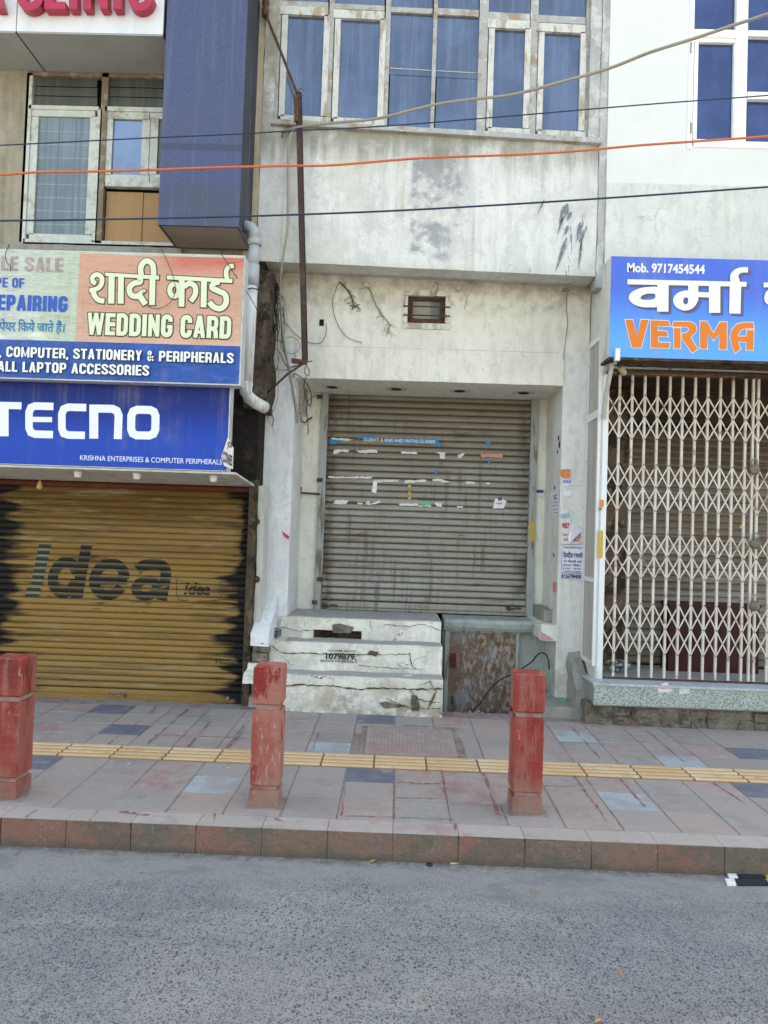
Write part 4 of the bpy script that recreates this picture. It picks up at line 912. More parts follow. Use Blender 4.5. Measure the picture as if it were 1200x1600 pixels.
# ================================================================== LEFT BUILDING
YL = 6.95
lb = thing('clinic_building', 'left building with beige upper wall, pale green windows and ochre shutter', 'building', (-2.6, 7, .2))
LX = -6.0
lxe = at(402, 700, YL)[0]
wh = rect(40, 114, 258, 381, YL)
wall_holes('wall', m_beige, lb, LX, at(388, 200, YL)[0], at(200, 400, YL)[1] - .1, 7.2, YL, .25, [(wh[0], wh[1] + .15, wh[2], wh[3])])
B().box(at(388, 200, YL)[0], xl - .004, YL - .03, YL + .25, at(390, 430, YL)[1], 9.6).rough(.12, .008, 6, 2).build('wall_strip', m_tan, lb)
b = B().box(at(385, 50, YL)[0], at(398, 50, YL)[0], YL - .09, YL - .02, at(390, 100, YL)[1], 7.3).rough(.05, .02, 7, 3); b.build('crumbling_plaster', m_crumble, lb)
B().box(LX, lxe, YL + .26, 15, 2.2, 9.5).build('unseen_body', m_joint, lb)  # unseen box behind the left wall, added as a sun block
B().box(LX, xl - .004, YL, YL + .25, 7.2, 9.5).build('wall', m_beige, lb)
B().box(LX, at(404, 690, YL)[0], YL - .03, YL + .3, 2.16, at(200, 400, YL)[1]).build('wall', m_blackwall, lb)
B().box(at(385, 560, 6.85)[0], at(418, 560, 6.85)[0], 6.84, 7.28, at(400, 640, 6.9)[1], at(400, 425, 6.9)[1]).rough(.05, .022, 6, 6).build('broken_edge', m_crumble, lb)
# fascia and soffit
ff = rect(-300, -400, 254, 50, 6.4)
zf = at(130, 51, 6.4)[1]
fx1 = at(255, 40, 6.4)[0]
fas = B().box(LX, at(26, 30, 6.4)[0] - .004, 6.4, 6.43, zf, 8.2).build('fascia_panel', m_fascia, lb)
B().box(at(26, 30, 6.4)[0] + .004, fx1, 6.4, 6.43, zf, 8.2).build('fascia_panel', m_fascia, lb)
B().box(LX, fx1, 6.434, 6.45, zf, 8.2).build('fascia_backing', m_dark, lb)
xs_ = at(26, 30, 6.4)[0]
B().box(LX, xs_ - .008, 6.402, YL, zf - .014, zf - .002).build('soffit_panel', m_fsoff, lb)
B().box(xs_ + .008, fx1, 6.402, YL, zf - .014, zf - .002).build('soffit_panel', m_fsoff, lb)
B().box(LX, fx1, 6.41, YL, zf, zf + .02).build('soffit_backing', m_dark, lb)
# blue column
cx0, cx1 = at(253, 200, 6.38)[0], at(379, 200, 6.38)[0]; zc = at(310, 353, 6.38)[1]
colm = B().box(cx0, cx1, 6.38, 6.40, zc, 9.3).build('column_cladding', m_blue, lb)
B().box(cx0, cx1 - .002, 6.4, YL - .04, zc + .02, 9.3).build('column_side', m_blueside, lb)
B().box(cx0 + .012, cx1 - .012, 6.39, YL - .05, zc + .008, zc + .022).build('column_underside', m_brownpanel, lb)
B().box(cx0, cx0 + .01, 6.40, YL - .04, zc, zc + .03).box(cx1 - .01, cx1, 6.40, YL - .04, zc, zc + .03).box(cx0, cx1, YL - .05, YL - .04, zc, zc + .03).build('edge_trim', m_blue, lb)
# left windows
def sash(par, mat, gm, x0, y0, x1, y1, Y, t, tv=None, gname='pane'):
    tv = tv or t; fr = B()
    for q in ((x0, y0, x1, y0 + tv), (x0, y1 - tv, x1, y1), (x0, y0 + tv, x0 + t, y1 - tv), (x1 - t, y0 + tv, x1, y1 - tv)): fr.pbox(*q, Y, .035)
    s = fr.build('sash_frame', mat, par, .003)
    B().pbox(x0 + t - 1, y0 + tv - 1, x1 - t + 1, y1 - tv + 1, Y + .02, .005).build(gname, gm, par)
    return s
lw = B().pbox(40, 114, 268, 383, YL + .12, .02).build('window', m_dark, lb, label='pale green timber window, one opening boarded with plywood')
tagm = m_winframe
for q, m in (((36, 114, 45, 378), m_winframe), ((154, 114, 164, 380), m_brframe), ((45, 113, 256, 120), m_brframe), ((45, 165, 154, 171), m_winframe), ((164, 167, 262, 174), m_winframe), ((148, 171, 155, 378), m_winframe), ((36, 376, 275, 384), m_winframe), ((164, 284, 262, 292), m_winframe)):
    B().pbox(*q, YL + .0, .06).build('frame', m, lw, .003)
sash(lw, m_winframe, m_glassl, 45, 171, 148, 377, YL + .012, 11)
sash(lw, m_winframe, m_glassb, 163, 174, 233, 285, YL + .012, 12)
sash(lw, m_winframe, m_glassd, 234, 174, 285, 285, YL + .016, 12)
for x0, x1, y0, y1 in ((49, 152, 121, 165), (166, 262, 122, 167)):
    n = 3
    for k in range(n):
        ya = y0 + (y1 - y0) * k / n; B().pbox(x0, ya + .8, x1, ya + (y1 - y0) / n - .6, YL + .03 + .004 * k, .004).build('louvre_pane', m_glassd, lw)
part('plywood_board', m_ply, lw, 165, 300, 222, 384, YL + .05, .012)
part('plywood_board', m_ply, lw, 223, 302, 275, 386, YL + .058, .012)
# rough lime seam over the signs
B().pbox(-300, 380, 284, 390, YL - .05, .06).rough(.06, .008, 8, 2).build('cement_seam', m_cement, lb)
# yellow shutter
YY = 6.92
ys_z0 = at(200, 1096, YY)[1]; ys_z1 = at(200, 752, YY)[1]
yx0, yx1 = at(-25, 900, YY)[0], at(386, 900, YY)[0]
ysh = B().box(yx0, yx1, YY + .04, YY + .055, ys_z0, ys_z1 + .1).build('rolling_shutter', m_dark, lb, label='ochre steel rolling shutter with painted black lettering')
ZY0 = at(200, 1077, YY)[1]
for mt in (m_slaty, m_paintk, m_paintt):
    for nd in mt.node_tree.nodes:
        if nd.type == 'MATH' and nd.operation == 'SUBTRACT' and abs(nd.inputs[1].default_value - .30) < 1e-6: nd.inputs[1].default_value = ZY0
ysl = slatmesh('slat', yx1 - yx0, PITY, .011, m_slaty)
lay_slats(ysh, ysl, yx0, YY + .025, ZY0, ys_z1 - .03, PITY)
B().box(yx0, yx1, YY + .0, YY + .02, ys_z0 + .006, ZY0 - .002).build('bottom_rail', m_slaty, ysh, .003)
B().box(yx1, yx1 + .07, YY - .05, YY + .08, .18, ys_z1 + .05).build('guide_channel', m_crumble, ysh, .004)
B().box(yx0 - .07, yx0, YY - .05, YY + .08, .18, ys_z1 + .05).build('guide_channel', m_crumble, ysh, .004)
B().box(LX, yx0 - .07, YY, YY + .2, .1, 2.2).build('wall', m_beige, lb)
B().box(yx1 + .07, at(408, 900, YY)[0], YY + .02, YY + .3, .15, 2.17).rough(.1, .01, 6, 4).build('door_jamb', m_soffit, lb)
for py in (815, 905):
    p = P(401, py, YY); B().lathe(p, (0, -1, 0), [(.03, -.01), (.03, .008), (.012, .009), (.012, .03)], 10).build('bolt', m_rust, lb)
slot(ysh, 168, 1083, YY, 28)
p = P(196, 1087, YY); B().lathe(p, (0, -1, 0), [(.014, -.01), (.014, .012)], 10).build('lock', m_rust, ysh)
p = P(357, 1090, YY); B().lathe(p, (0, -1, -.2), [(.02, -.01), (.02, .02), (.008, .05)], 10).build('lock', m_steel, ysh)
# painted lettering that follows the slats
def yprof(z):
    t = ((z - ZY0) / PITY) % 1.0; tt = t / .9
    return YY + .025 - (.011 * (1 - abs(2 * tt - 1) ** 2.6) if tt <= 1 else -.004) - .0022
def onslats(bm, name, mat):
    z0 = min(v.co.z for v in bm.verts); z1 = max(v.co.z for v in bm.verts); k = math.floor((z0 - ZY0) / PITY)
    while ZY0 + k * PITY < z1:
        for t in (0.02, .1, .25, .45, .65, .8, .88, .985):
            z = ZY0 + (k + t) * PITY
            bmesh.ops.bisect_plane(bm, geom=bm.verts[:] + bm.edges[:] + bm.faces[:], plane_co=(0, 0, z), plane_no=(0, 0, 1))
        k += 1
    dl = [f for f in bm.faces if (((f.calc_center_median().z - ZY0) / PITY) % 1.0) > .88 or (((f.calc_center_median().z - ZY0) / PITY) % 1.0) < .02]
    bmesh.ops.delete(bm, geom=dl, context='FACES')
    for v in bm.verts: v.co.y = yprof(v.co.z) + (v.co.y - YY)
    return to_obj(bm, name, mat, ysh)
f7 = pxf(2.727, 0, 740, YY)
for q_ in ([(165, 297), (216, 300), (178, 474), (128, 472)], [(112, 482), (172, 484), (164, 525), (103, 525)]): onslats(Ink().poly(q_).make(f7, YY), 'lettering', m_paintt)
def ell(cx, cy, rx, ry, a0, a1, n=20, sh=-.12):
    return [(cx + rx * math.cos(math.radians(a0 + (a1 - a0) * i / n)) + sh * ry * math.sin(math.radians(a0 + (a1 - a0) * i / n)) * 1.0, cy + ry * math.sin(math.radians(a0 + (a1 - a0) * i / n))) for i in range(n + 1)]
ik = Ink().poly([(343, 303), (390, 305), (348, 530), (298, 530)])
ik.rib(ell(273, 443, 50, 66, 10, 350), 44)
ik.rib(ell(463, 450, 64, 68, 30, 360), 44).rib([(402, 456), (540, 456)], 34)
ik.rib(cr([(582, 410), (610, 392), (650, 386), (688, 392), (704, 420), (698, 470), (686, 540)], 4), 46)
ik.rib(ell(622, 488, 46, 34, 0, 360)[:-1], 38, 0, True)
onslats(ik.make(f7, YY), 'lettering', m_paintk)
me = ftext('!dea', 287, 910, 328, 930, YY, m_paintk, None, ret=True, bold=.03, shear=.2)
bm = bmesh.new(); bm.from_mesh(me); onslats(bm, 'lettering', m_paintk)
for q_ in ([(750, 445), (750, 520), (765, 540), (800, 542)], [(940, 440), (938, 525), (925, 542), (840, 545)]): onslats(Ink().rib(q_, 3).make(f7, YY), 'lettering', m_paintk)
me = ftext('Midea', 336, 1030, 372, 1038, YY, m_paintk, None, ret=True, bold=.02)
bm = bmesh.new(); bm.from_mesh(me); onslats(bm, 'lettering', m_paintk)

# clinic sign letters
cs = thing('clinic_sign', 'raised crimson capital letters reading CLINIC on the white fascia', 'sign', P(130, 20, 6.38))
f1 = pxf(2.667, 0, 0, 6.31); W_ = 30
def l3(ink): to_obj(ink.make(f1, 6.31, depth=.085), 'letter', m_red, cs)
l3(Ink().poly([(-30, -120), (-70, -120), (-18, 35), (18, 35)][::-1]) if False else Ink().poly([(-20, 35), (14, 35), (-30, -120), (-62, -120)]))
l3(Ink().rib(cr([(165, -70), (152, -110), (120, -122), (92, -95), (88, -40), (92, 10), (125, 26), (155, 12), (165, -15)], 5), 32))
l3(Ink().rib([(200, -130), (200, 36)], 32).rib([(186, 22), (272, 22)], 30))
l3(Ink().rib([(304, -130), (304, 36)], 34))
l3(Ink().rib([(362, -130), (362, 36)], 32).rib([(432, -130), (432, 36)], 32).rib([(354, -126), (438, 30)], 32))
l3(Ink().rib([(489, -130), (489, 36)], 34))
l3(Ink().rib(cr([(625, -70), (612, -110), (582, -122), (554, -95), (548, -40), (553, 10), (582, 28), (612, 14), (625, -15)], 5), 32))

# ------------------------------------------------------------------ wedding card sign
YA = 5.95
sg = thing('wedding_card_sign', 'long sign board with peach WEDDING CARD panel and blue lower band', 'sign', P(150, 600, YA))
zA1 = at(200, 394, YA)[1]; zA0 = at(200, 597, YA)[1]; ax1 = at(379, 500, YA)[0]; ax0 = -3.9
B().box(ax0, ax1, YA + .004, YA + .15, zA0, zA1).build('box_frame', m_signframe, sg, .006)
zmid = at(200, 536, YA)[1]; xm_ = at(122, 460, YA)[0]; ztopm = zA1 - .0
xr_ = at(377, 500, YA)[0]
def vin(name, m, x0, x1, z0, z1, Y):
    b = B(); b.face([(x0, Y, z0), (x1, Y, z0), (x1, Y, z1), (x0, Y, z1)]); o = b.build(name, m, sg)
    return o
vin('print_panel', m_mint, ax0, xr_, zmid, zA1 - .008, YA); vin('print_panel', m_peach, xm_, xr_, zmid, at(250, 400, YA)[1], YA - .002); vin('print_panel', m_royal, ax0, xr_, zA0 + .01, zmid, YA - .001)
def letter(ink, f, Y, mat, par, out=0, om=None, sh=None, sm=None):
    if sh: to_obj(ink.make(f, Y + .0, 0, sh), 'lettering', sm, par)
    if out: to_obj(ink.make(f, Y - .002, out), 'lettering', om, par)
    to_obj(ink.make(f, Y - (.0055 if out or sh else .001), 0), 'lettering', mat, par)
f2 = pxf(4.138, 110, 380, YA)
ik = Ink().poly([(228, 192), (576, 212), (574, 238), (228, 214)])
ik.rib([(168, 262), (148, 250), (146, 222), (172, 204), (202, 220), (206, 255), (188, 288), (150, 304), (126, 306)], 30, 4)
ik.rib([(150, 306), (158, 340), (184, 368), (222, 376)], 34, 4)
ik.rib([(269, 200), (266, 392)], 40).rib([(330, 205), (327, 393)], 38)
ik.rib([(452, 226), (452, 252), (412, 262), (384, 292), (392, 332), (430, 346), (470, 320), (480, 322)], 36, 4).rib([(448, 340), (488, 398)], 38)
ik.rib([(533, 232), (530, 402)], 38).rib([(460, 208), (456, 165), (474, 128), (505, 118), (535, 145), (540, 212)], 36, 4)
ik.poly([(626, 210), (1050, 234), (1048, 260), (626, 236)])
ik.rib([(722, 236), (720, 412)], 38).rib(ell(674, 306, 30, 40, 0, 360, 16, 0)[:-1], 32, 0, True).rib([(735, 285), (772, 262), (808, 285), (808, 335), (780, 378)], 34, 4)
ik.rib([(866, 245), (862, 417)], 38).rib([(965, 252), (930, 262), (918, 290), (960, 312), (1002, 335), (1008, 388), (975, 424), (930, 415), (900, 382)], 36, 4)
ik.rib([(1016, 236), (1008, 198), (1020, 160), (1058, 148)], 30, 4)
letter(ik, f2, YA - .002, m_ink_cream, sg, 6, m_ink_dark)
c1 = caps('WEDDING CARD', .06); letter(c1, fit(c1, 137, 492, 362, 526.5, YA), YA - .002, m_ink_cream, sg, .045, m_ink_dark)
c1 = caps('LE SALE', .07, .2); letter(c1, fit(c1, 2, 402, 99, 424, YA), YA - .001, m_ink_grey, sg)
c1 = caps('TYPE OF', .08, .2); letter(c1, fit(c1, -28, 434, 38, 449, YA), YA - .001, m_ink_blue, sg)
c1 = caps('REPAIRING', .06, .24); letter(c1, fit(c1, -20, 461.5, 106, 486, YA), YA - .001, m_ink_blue, sg)
ftext('रिपेयर किये जाते हैं।'.replace('रि', 'िर').replace('कि', 'िक'), -12, 499, 101, 521, YA - .003, m_ink_teal, sg, bold=.022)
c1 = caps('MOBILE, COMPUTER, STATIONERY & PERIPHERALS', .08, .2); xw = c1.width
c1b = caps(', COMPUTER, STATIONERY & PERIPHERALS', .08, .2); letter(c1b, fit(c1b, 0, 547, 366, 563, YA), YA - .004, m_ink_white, sg, .05, m_ink_dark)
c1b = caps('ALL LAPTOP ACCESSORIES', .08, .2); letter(c1b, fit(c1b, -3, 568, 234, 584, YA), YA - .004, m_ink_white, sg, .05, m_ink_dark)

# ------------------------------------------------------------------ blue shop sign below
YT = 6.07
ts = thing('phone_shop_sign', 'deep blue light box sign reading TECNO above the ochre shutter', 'sign', P(150, 735, YT))
tx1 = at(358, 670, YT)[0]; zt0 = at(180, 731, YT)[1]; zt1 = at(180, 596, YT)[1]
B().box(ax0, tx1, YT + .003, YT + .12, zt0, zt1).build('light_box', m_signframe, ts, .004)
b = B(); b.face([(ax0, YT, zt0 + .006), (tx1 - .008, YT, zt0 + .006), (tx1 - .008, YT, zt1), (ax0, YT, zt1)]); b.build('print_panel', m_tblue, ts)
B().prism([(YT + .01, zt0 - .004), (YT + .01, zt0 - .02), (YL - .04, at(200, 752, 6.9)[1] - .012), (YL - .04, at(200, 752, 6.9)[1] + .005)], 'x', ax0, at(398, 755, 6.9)[0]).build('soffit_panel', m_soffit, ts)
for px in (122, 214, 334):
    p = onz(px, 738, zt0 - .03); q = V((p.x, YT + .16, zt0 - .025))
    q.x = at(px, 740, YT + .16)[0]
    sp = B().lathe(q, (0, 0, -1), [(.03, -.01), (.032, .012), (.026, .05), (.02, .052)], 12).build('spotlight', m_white3, ts)
p = P(62, 757, 6.75); bb = B().tube([p + V((0, 0, .08)), p + V((0, 0, .02))], .004, 5).lathe(p, (0, 0, -1), [(.012, -.03), (.016, -.01), (.026, .02), (.018, .038), (.004, .044)], 12).build('bulb', m_bulbo, None)
tag(bb, 'small amber bulb hanging in front of the ochre shutter top', 'light bulb')
ft = pxf(2.727, 0, 370, YT - .001)
ik = Ink().rib([(-60, 717), (92, 720)], 30).rib([(18, 720), (18, 850)], 38)
ik.rib([(228, 723), (150, 721), (132, 728), (124, 748), (124, 815), (132, 834), (150, 841), (226, 843)], 32).rib([(124, 778), (222, 779)], 22)
ik.rib([(368, 728), (292, 726), (272, 734), (264, 755), (264, 818), (272, 838), (292, 845), (362, 846)], 32)
ik.rib([(400, 715), (400, 860)], 38).rib([(400, 732), (480, 733), (498, 742), (506, 762), (502, 862)], 34)
ik.rib([(586, 737), (640, 738), (656, 746), (663, 764), (662, 822), (654, 840), (636, 847), (582, 846), (566, 838), (559, 820), (560, 762), (568, 744)], 34, 0, True)
letter(ik, ft, YT - .001, m_ink_white, ts)
ftext('KRISHNA ENTERPRISES & COMPUTER PERIPHERALS', 125, 714.5, 347, 722.5, YT - .002, m_ink_white, ts, bold=0)
nt = thing('torn_notice', 'torn white paper notice on the lower right corner of the TECNO sign', 'notice', P(355, 720, YT - .01))
b = B(); b.face([P(346, 713, YT - .012), P(356, 683, YT - .02), P(365, 700, YT - .012), P(364, 733, YT - .008), P(350, 728, YT - .014)]); b.build('paper', m_paper, nt)
ftext('JOB', 355, 690, 363, 702, YT - .024, m_ink_black, nt, bold=.03); ftext('CONES', 348, 708, 363, 725, YT - .024, m_ink_black, nt, bold=.03, tilt=-.5)

# ------------------------------------------------------------------ drain pipe
YD = 6.62
dp = thing('drain_pipe', 'grey plastic drain pipe with elbows beside the wedding card sign', 'pipe', P(390, 620, YD))
q = lambda x, y, dy=0: P(x, y, YD + dy)
B().tube([q(372, 352, .15), q(382, 353, .06), q(391, 355), q(397, 361), q(398, 373)], .05, 12).build('elbow', m_pipe, dp)
B().tube([q(398, 373), q(398, 384)], .06, 12).build('collar', m_pipe, dp)
B().tube([q(398, 384), q(395, 416)], .05, 12).build('pipe', m_pipe, dp)
B().tube([q(395.5, 414), q(394, 447)], .057, 12).build('collar', m_pipe, dp)
B().tube([q(394, 446), q(386, 598)], .05, 12).build('pipe', m_pipew, dp)
B().tube([q(386, 597), q(384, 612), q(390, 622), q(400, 630), q(414, 637, .1)], .054, 12).build('elbow', m_pipew, dp)
B().tube([q(385, 452, -.06), q(394, 450, -.07), q(404, 453, -.06)], .006, 5).build('strap', m_rust, dp)

# ------------------------------------------------------------------ iron pole and wires
pl = thing('iron_pole', 'tall maroon angle-iron pole with bent top strut fixed to the facade', 'pole', P(474, 565, 6.8))
pa, pb_ = P(466, 143, 6.72), P(476, 563, 6.86)
d = (pb_ - pa)
b = B()
for dx, dy in ((.0, .0),):
    v0 = pa; v1 = pb_
    for (w, dd) in (((-.026, .026), (0, .006)), ((.020, .026), (0, .05))):
        f = [V((w[0], dd[0], 0)), V((w[1], dd[0], 0)), V((w[1], dd[1], 0)), V((w[0], dd[1], 0))]
        lo = [b.bm.verts.new(v1 + c) for c in f]; hi = [b.bm.verts.new(v0 + c) for c in f]
        for i in range(4): b.bm.faces.new([lo[i], lo[(i + 1) % 4], hi[(i + 1) % 4], hi[i]])
        b.bm.faces.new(lo); b.bm.faces.new(hi)
b.build('upright', m_pole, pl)
B().tube([P(415, 22, 6.86), P(440, 84, 6.78), P(464, 146, 6.72)], .013, 5, smooth=False).build('strut', m_rust, pl)
B().tube([P(462, 150, 6.70), P(463, 190, 6.72)], .022, 5, smooth=False).build('splice_plate', m_rust, pl)
B().lathe(P(415, 6, 6.85), (0, 0, 1), [(.03, -.12), (.035, -.06), (.02, -.03), (.035, 0), (.03, .06)], 12).build('insulator', m_rust, pl)
B().tube([P(464, 143, 6.7), P(470, 138, 6.7), P(476, 143, 6.7)], .004, 5).build('wire_tie', m_rust, pl)
b = B().pbox(455, 561, 479, 567, 6.84, .05, -.12).build('foot_bracket', m_rust, pl)
B().tube([P(474, 568, 6.86), P(450, 584, 6.88), P(409, 622, 6.95)], .010, 6).build('brace', m_rust, pl)
B().tube([P(476, 567, 6.86), P(488, 564, 6.84)], .005, 5).build('wire_tie', m_rust, pl)

def cable(name, label, mat, ppts, Ys, r, n=7, sm=6):
    pts = cr([(x, y, Y) for (x, y), Y in zip(ppts, Ys)], sm)
    b = B().tube([P(x, y, Y) for x, y, Y in pts], r, n)
    return tag(b.build(name, mat), label, 'cable')
cable('orange_cable', 'orange cable strung across the whole street front', m_orange, [(-120, 276), (0, 273), (60, 269), (142, 268), (247, 265), (330, 262), (450, 259), (520, 258), (660, 247), (800, 242), (900, 236), (1000, 227), (1100, 220), (1200, 213), (1320, 203)], [5.6] * 15, .0085)
cable('black_cable', 'thin dark cable crossing highest, above the orange one', m_navy, [(-120, 231), (0, 227), (200, 217), (380, 209), (445, 205), (600, 197), (800, 181), (1000, 164), (1200, 149), (1320, 139)], [5.9, 5.9, 5.9, 5.9, 5.9, 5.9, 5.9, 5.9, 5.9, 5.9], .0052)
cable('black_cable', 'dark cable with white marks crossing lowest, below the orange one', m_navy, [(-120, 348), (0, 345), (150, 343), (380, 338), (600, 330), (800, 319), (1000, 306), (1200, 292), (1320, 283)], [5.3] * 9, .0068)
cable('beige_cable', 'thick beige cable sagging across the upper windows from the facade hook', m_beigec, [(447, 206), (464, 199), (520, 192), (590, 185), (677, 164), (740, 155), (800, 148), (870, 130), (951, 107), (1015, 82), (1088, 59), (1150, 38), (1200, 22), (1300, -14)], [6.8, 6.72, 6.6, 6.45, 6.3, 6.15, 6.0, 5.85, 5.7, 5.55, 5.4, 5.25, 5.1, 4.9], .0115, 8)
cable('beige_cable', 'thick beige cable hanging down the facade into the shutter recess', m_beigec, [(462, 200), (453, 215), (450, 260), (450, 320), (449, 360), (442, 405), (438, 445), (441, 510), (448, 560), (457, 605), (463, 640), (465, 661)], [6.75, 6.74, 6.78, 6.8, 6.8, 6.82, 6.95, 7.15, 7.22, 7.26, 7.3, 7.36], .012, 8)
B_ = B().tube([P(440, 207, YU - .06), P(446, 207, YU - .04), P(455, 205, YU + .0)], .006, 5).tube([P(441, 207, YU - .06), P(441, 215, YU - .06)], .006, 5).build('hook', m_rust, mb)
# tangle
tg = thing('cable_tangle', 'tangle of thin black wires beside the pipe and pilaster', 'wires', P(435, 520, 7.1))
C6 = lambda L: [(x / 6.15 + 400, y / 6.15 + 420) for x, y in L]
tr_ = [[(170, 40), (150, 150), (135, 300), (130, 500), (128, 800), (150, 920), (250, 975), (370, 940), (480, 890)],
       [(180, 250), (190, 400), (205, 600), (210, 760), (250, 870), (330, 970), (370, 1060), (380, 1150)],
       [(200, 280), (210, 460), (205, 760), (215, 900), (150, 1090)], [(120, 100), (140, 200), (170, 420), (200, 700), (215, 1000), (205, 1250), (150, 1400)],
       [(290, 665), (350, 655), (410, 700), (415, 770), (360, 815), (270, 800), (235, 720), (270, 620), (290, 500)],
       [(480, 900), (510, 980), (500, 1030), (465, 990), (480, 930)], [(480, 1040), (460, 1130), (480, 1250), (520, 1320), (530, 1200), (470, 1080), (380, 1010), (350, 1040)],
       [(430, 1400), (425, 1460), (460, 1500), (500, 1480), (545, 1430)], [(480, 1310), (490, 1400), (500, 1500), (500, 1590)], [(590, 1210), (530, 1240), (480, 1290)],
       [(60, 1260), (75, 1350), (120, 1450), (165, 1540), (165, 1600)], [(150, 1400), (165, 1440), (160, 1510)],
       [(130, 830), (180, 770), (240, 820), (300, 940), (440, 915)], [(240, 120), (230, 330), (240, 520), (250, 700), (290, 860)], [(60, 60), (110, 130), (180, 160), (210, 150)]]
rr = random.Random(4)
for k in range(26):
    x, y = rr.uniform(90, 210), rr.uniform(0, 260); L = [(x, y)]
    for j in range(rr.randint(3, 7)): x += rr.uniform(-45, 55); x = min(max(x, 100), 270); y += rr.uniform(30, 130); L.append((x, y))
    tr_.append(L)
for k, L in enumerate(tr_):
    Ys = 7.05 + rr.uniform(0, .2); pts = cr(C6(L), 6)
    B().tube([P(x, y, Ys) for x, y in pts], rr.choice([.003, .0038, .005]), 5).build('wire', rr.choice([m_black, m_black, m_navy, m_beigec]), tg)
p = P(430, 513, 7.0); B().lathe(p, (.3, 0, 1), [(.012, -.05), (.02, -.03), (.02, .03), (.01, .05)], 8).build('joint_box', m_black, tg)
# meter/fuse holders in the recess corner
fb = thing('fuse_holder', 'old grey fuse holder with hanging wire in the shutter recess corner', 'fuse holder', P(471, 640, 7.6))
b = B()
for k in range(3):
    b.pbox(466, 612 + k * 12, 472, 622 + k * 12, 7.55, .04)
b.build('holder', m_cement, fb, .004)
B().pbox(474, 608, 480, 650, 7.62, .03).build('holder', m_gchan, fb, .004)
B().tube([P(470, 648, 7.5), P(470, 657, 7.48), P(476, 661, 7.48), P(481, 656, 7.48), P(488, 652, 7.48)], .009, 6).build('wire', m_black, fb)
# wires across the wedding sign
cable('loose_wire', 'thin wire looping over the WEDDING CARD lettering', m_black, [(252, 389), (262, 410), (270, 430), (274, 452), (268, 470), (255, 480), (240, 482), (228, 477)], [YA - .03] * 8, .0025)
cable('loose_wire', 'thin wire slanting past the top right corner of the WEDDING CARD sign', m_black, [(345, 395), (362, 422), (385, 455), (402, 485), (412, 510)], [YA - .04, YA - .03, YA + .1, 6.5, 6.9], .003)
cable('loose_wire', 'thin wire hanging over the words LE SALE', m_black, [(15, 382), (9, 395), (10, 408), (16, 418), (16, 424)], [YA - .03] * 5, .003)
cable('black_cable', 'black cable rising in an arch beside the rusty hatch', m_black, [(735, 1113), (748, 1102), (765, 1078), (782, 1062), (803, 1052), (830, 1035), (838, 1025), (846, 1020), (853, 1023), (857, 1032), (858, 1046)], [7.3, 7.4, 7.4, 7.4, 7.4, 7.4, 7.35, 7.3, 7.3, 7.3, 7.3], .007)

# ================================================================== RIGHT BUILDING
YRW = 6.9
rb = thing('jeweller_building', 'bright white building on the right with blue glazed window and granite plinth', 'building', (3.2, 7, .2))
rx0 = at(949, 200, YRW)[0]; RX = 6.0; gx0 = at(937, 200, YRW)[0]
zb1 = at(1070, 290, YRW)[1]
wr = rect(1078, -60, 1330, 231, YRW)
wall_holes('wall', m_rwall, rb, rx0, RX, zb1, 9.5, YRW - .01, .2, [(wr[0], wr[1], wr[2], wr[3])])
B().box(rx0, RX, YRW - .022, YRW + .2, 3.32, zb1).build('wall', m_rlow, rb)
xside = at(944, 600, 6.82)[0]
B().box(xr + .003, rx0, YRW - .0, YRW + .2, zsoff(934) - .1, 9.5).rough(.1, .006, 5, 2).build('corner_strip', m_corner, rb)
B().box(rx0 + .02, RX, YRW + .25, 15, 3.4, 9.5).build('unseen_body', m_joint, rb)  # unseen box behind the right wall, added to keep the sun out
# flank wall facing the recess
xf = at(921, 600, YP)[0] + .0
b = B().prism([(6.84, .2), (8.0, .2), (8.0, zsoff(934)), (6.84, zsoff(934))], 'x', xf, xf + .05); b.build('flank_wall', m_rlow, rb)
# right window
rw = B().box(wr[0], wr[1], YRW + .12, YRW + .13, wr[2], wr[3]).build('window', m_dark, rb)
for q in ((1077, -60, 1084, 232), (1150, -60, 1168, 221), (1084, 46, 1150, 58), (1084, 222, 1330, 232), (1168, 49, 1330, 58), (1168, 145, 1330, 156), (1232, -60, 1248, 221)):
    B().pbox(*q, YRW - .02, .08).build('frame', m_rwframe, rw, .004)
fr = B()
for q in ((1084, 58, 1150, 66), (1084, 218, 1150, 222), (1084, 66, 1090, 218), (1146, 66, 1150, 218)): fr.pbox(*q, YRW - .005, .05)
fr.build('sash_frame', m_rwframe, rw, .003)
for q in ((1083, -60, 1151, 47), (1089, 65, 1147, 219), (1167, -60, 1233, 50), (1167, 57, 1233, 146), (1167, 155, 1233, 223), (1247, -60, 1330, 50), (1247, 57, 1330, 223)):
    B().pbox(*q, YRW + .03, .005).build('pane', m_glassr, rw)
for y in (75, 200):
    p = P(1079.5, y, YRW - .02); B().lathe(p, (0, 0, 1), [(.007, -.05), (.007, .05)], 8).build('hinge', m_steel, rw)
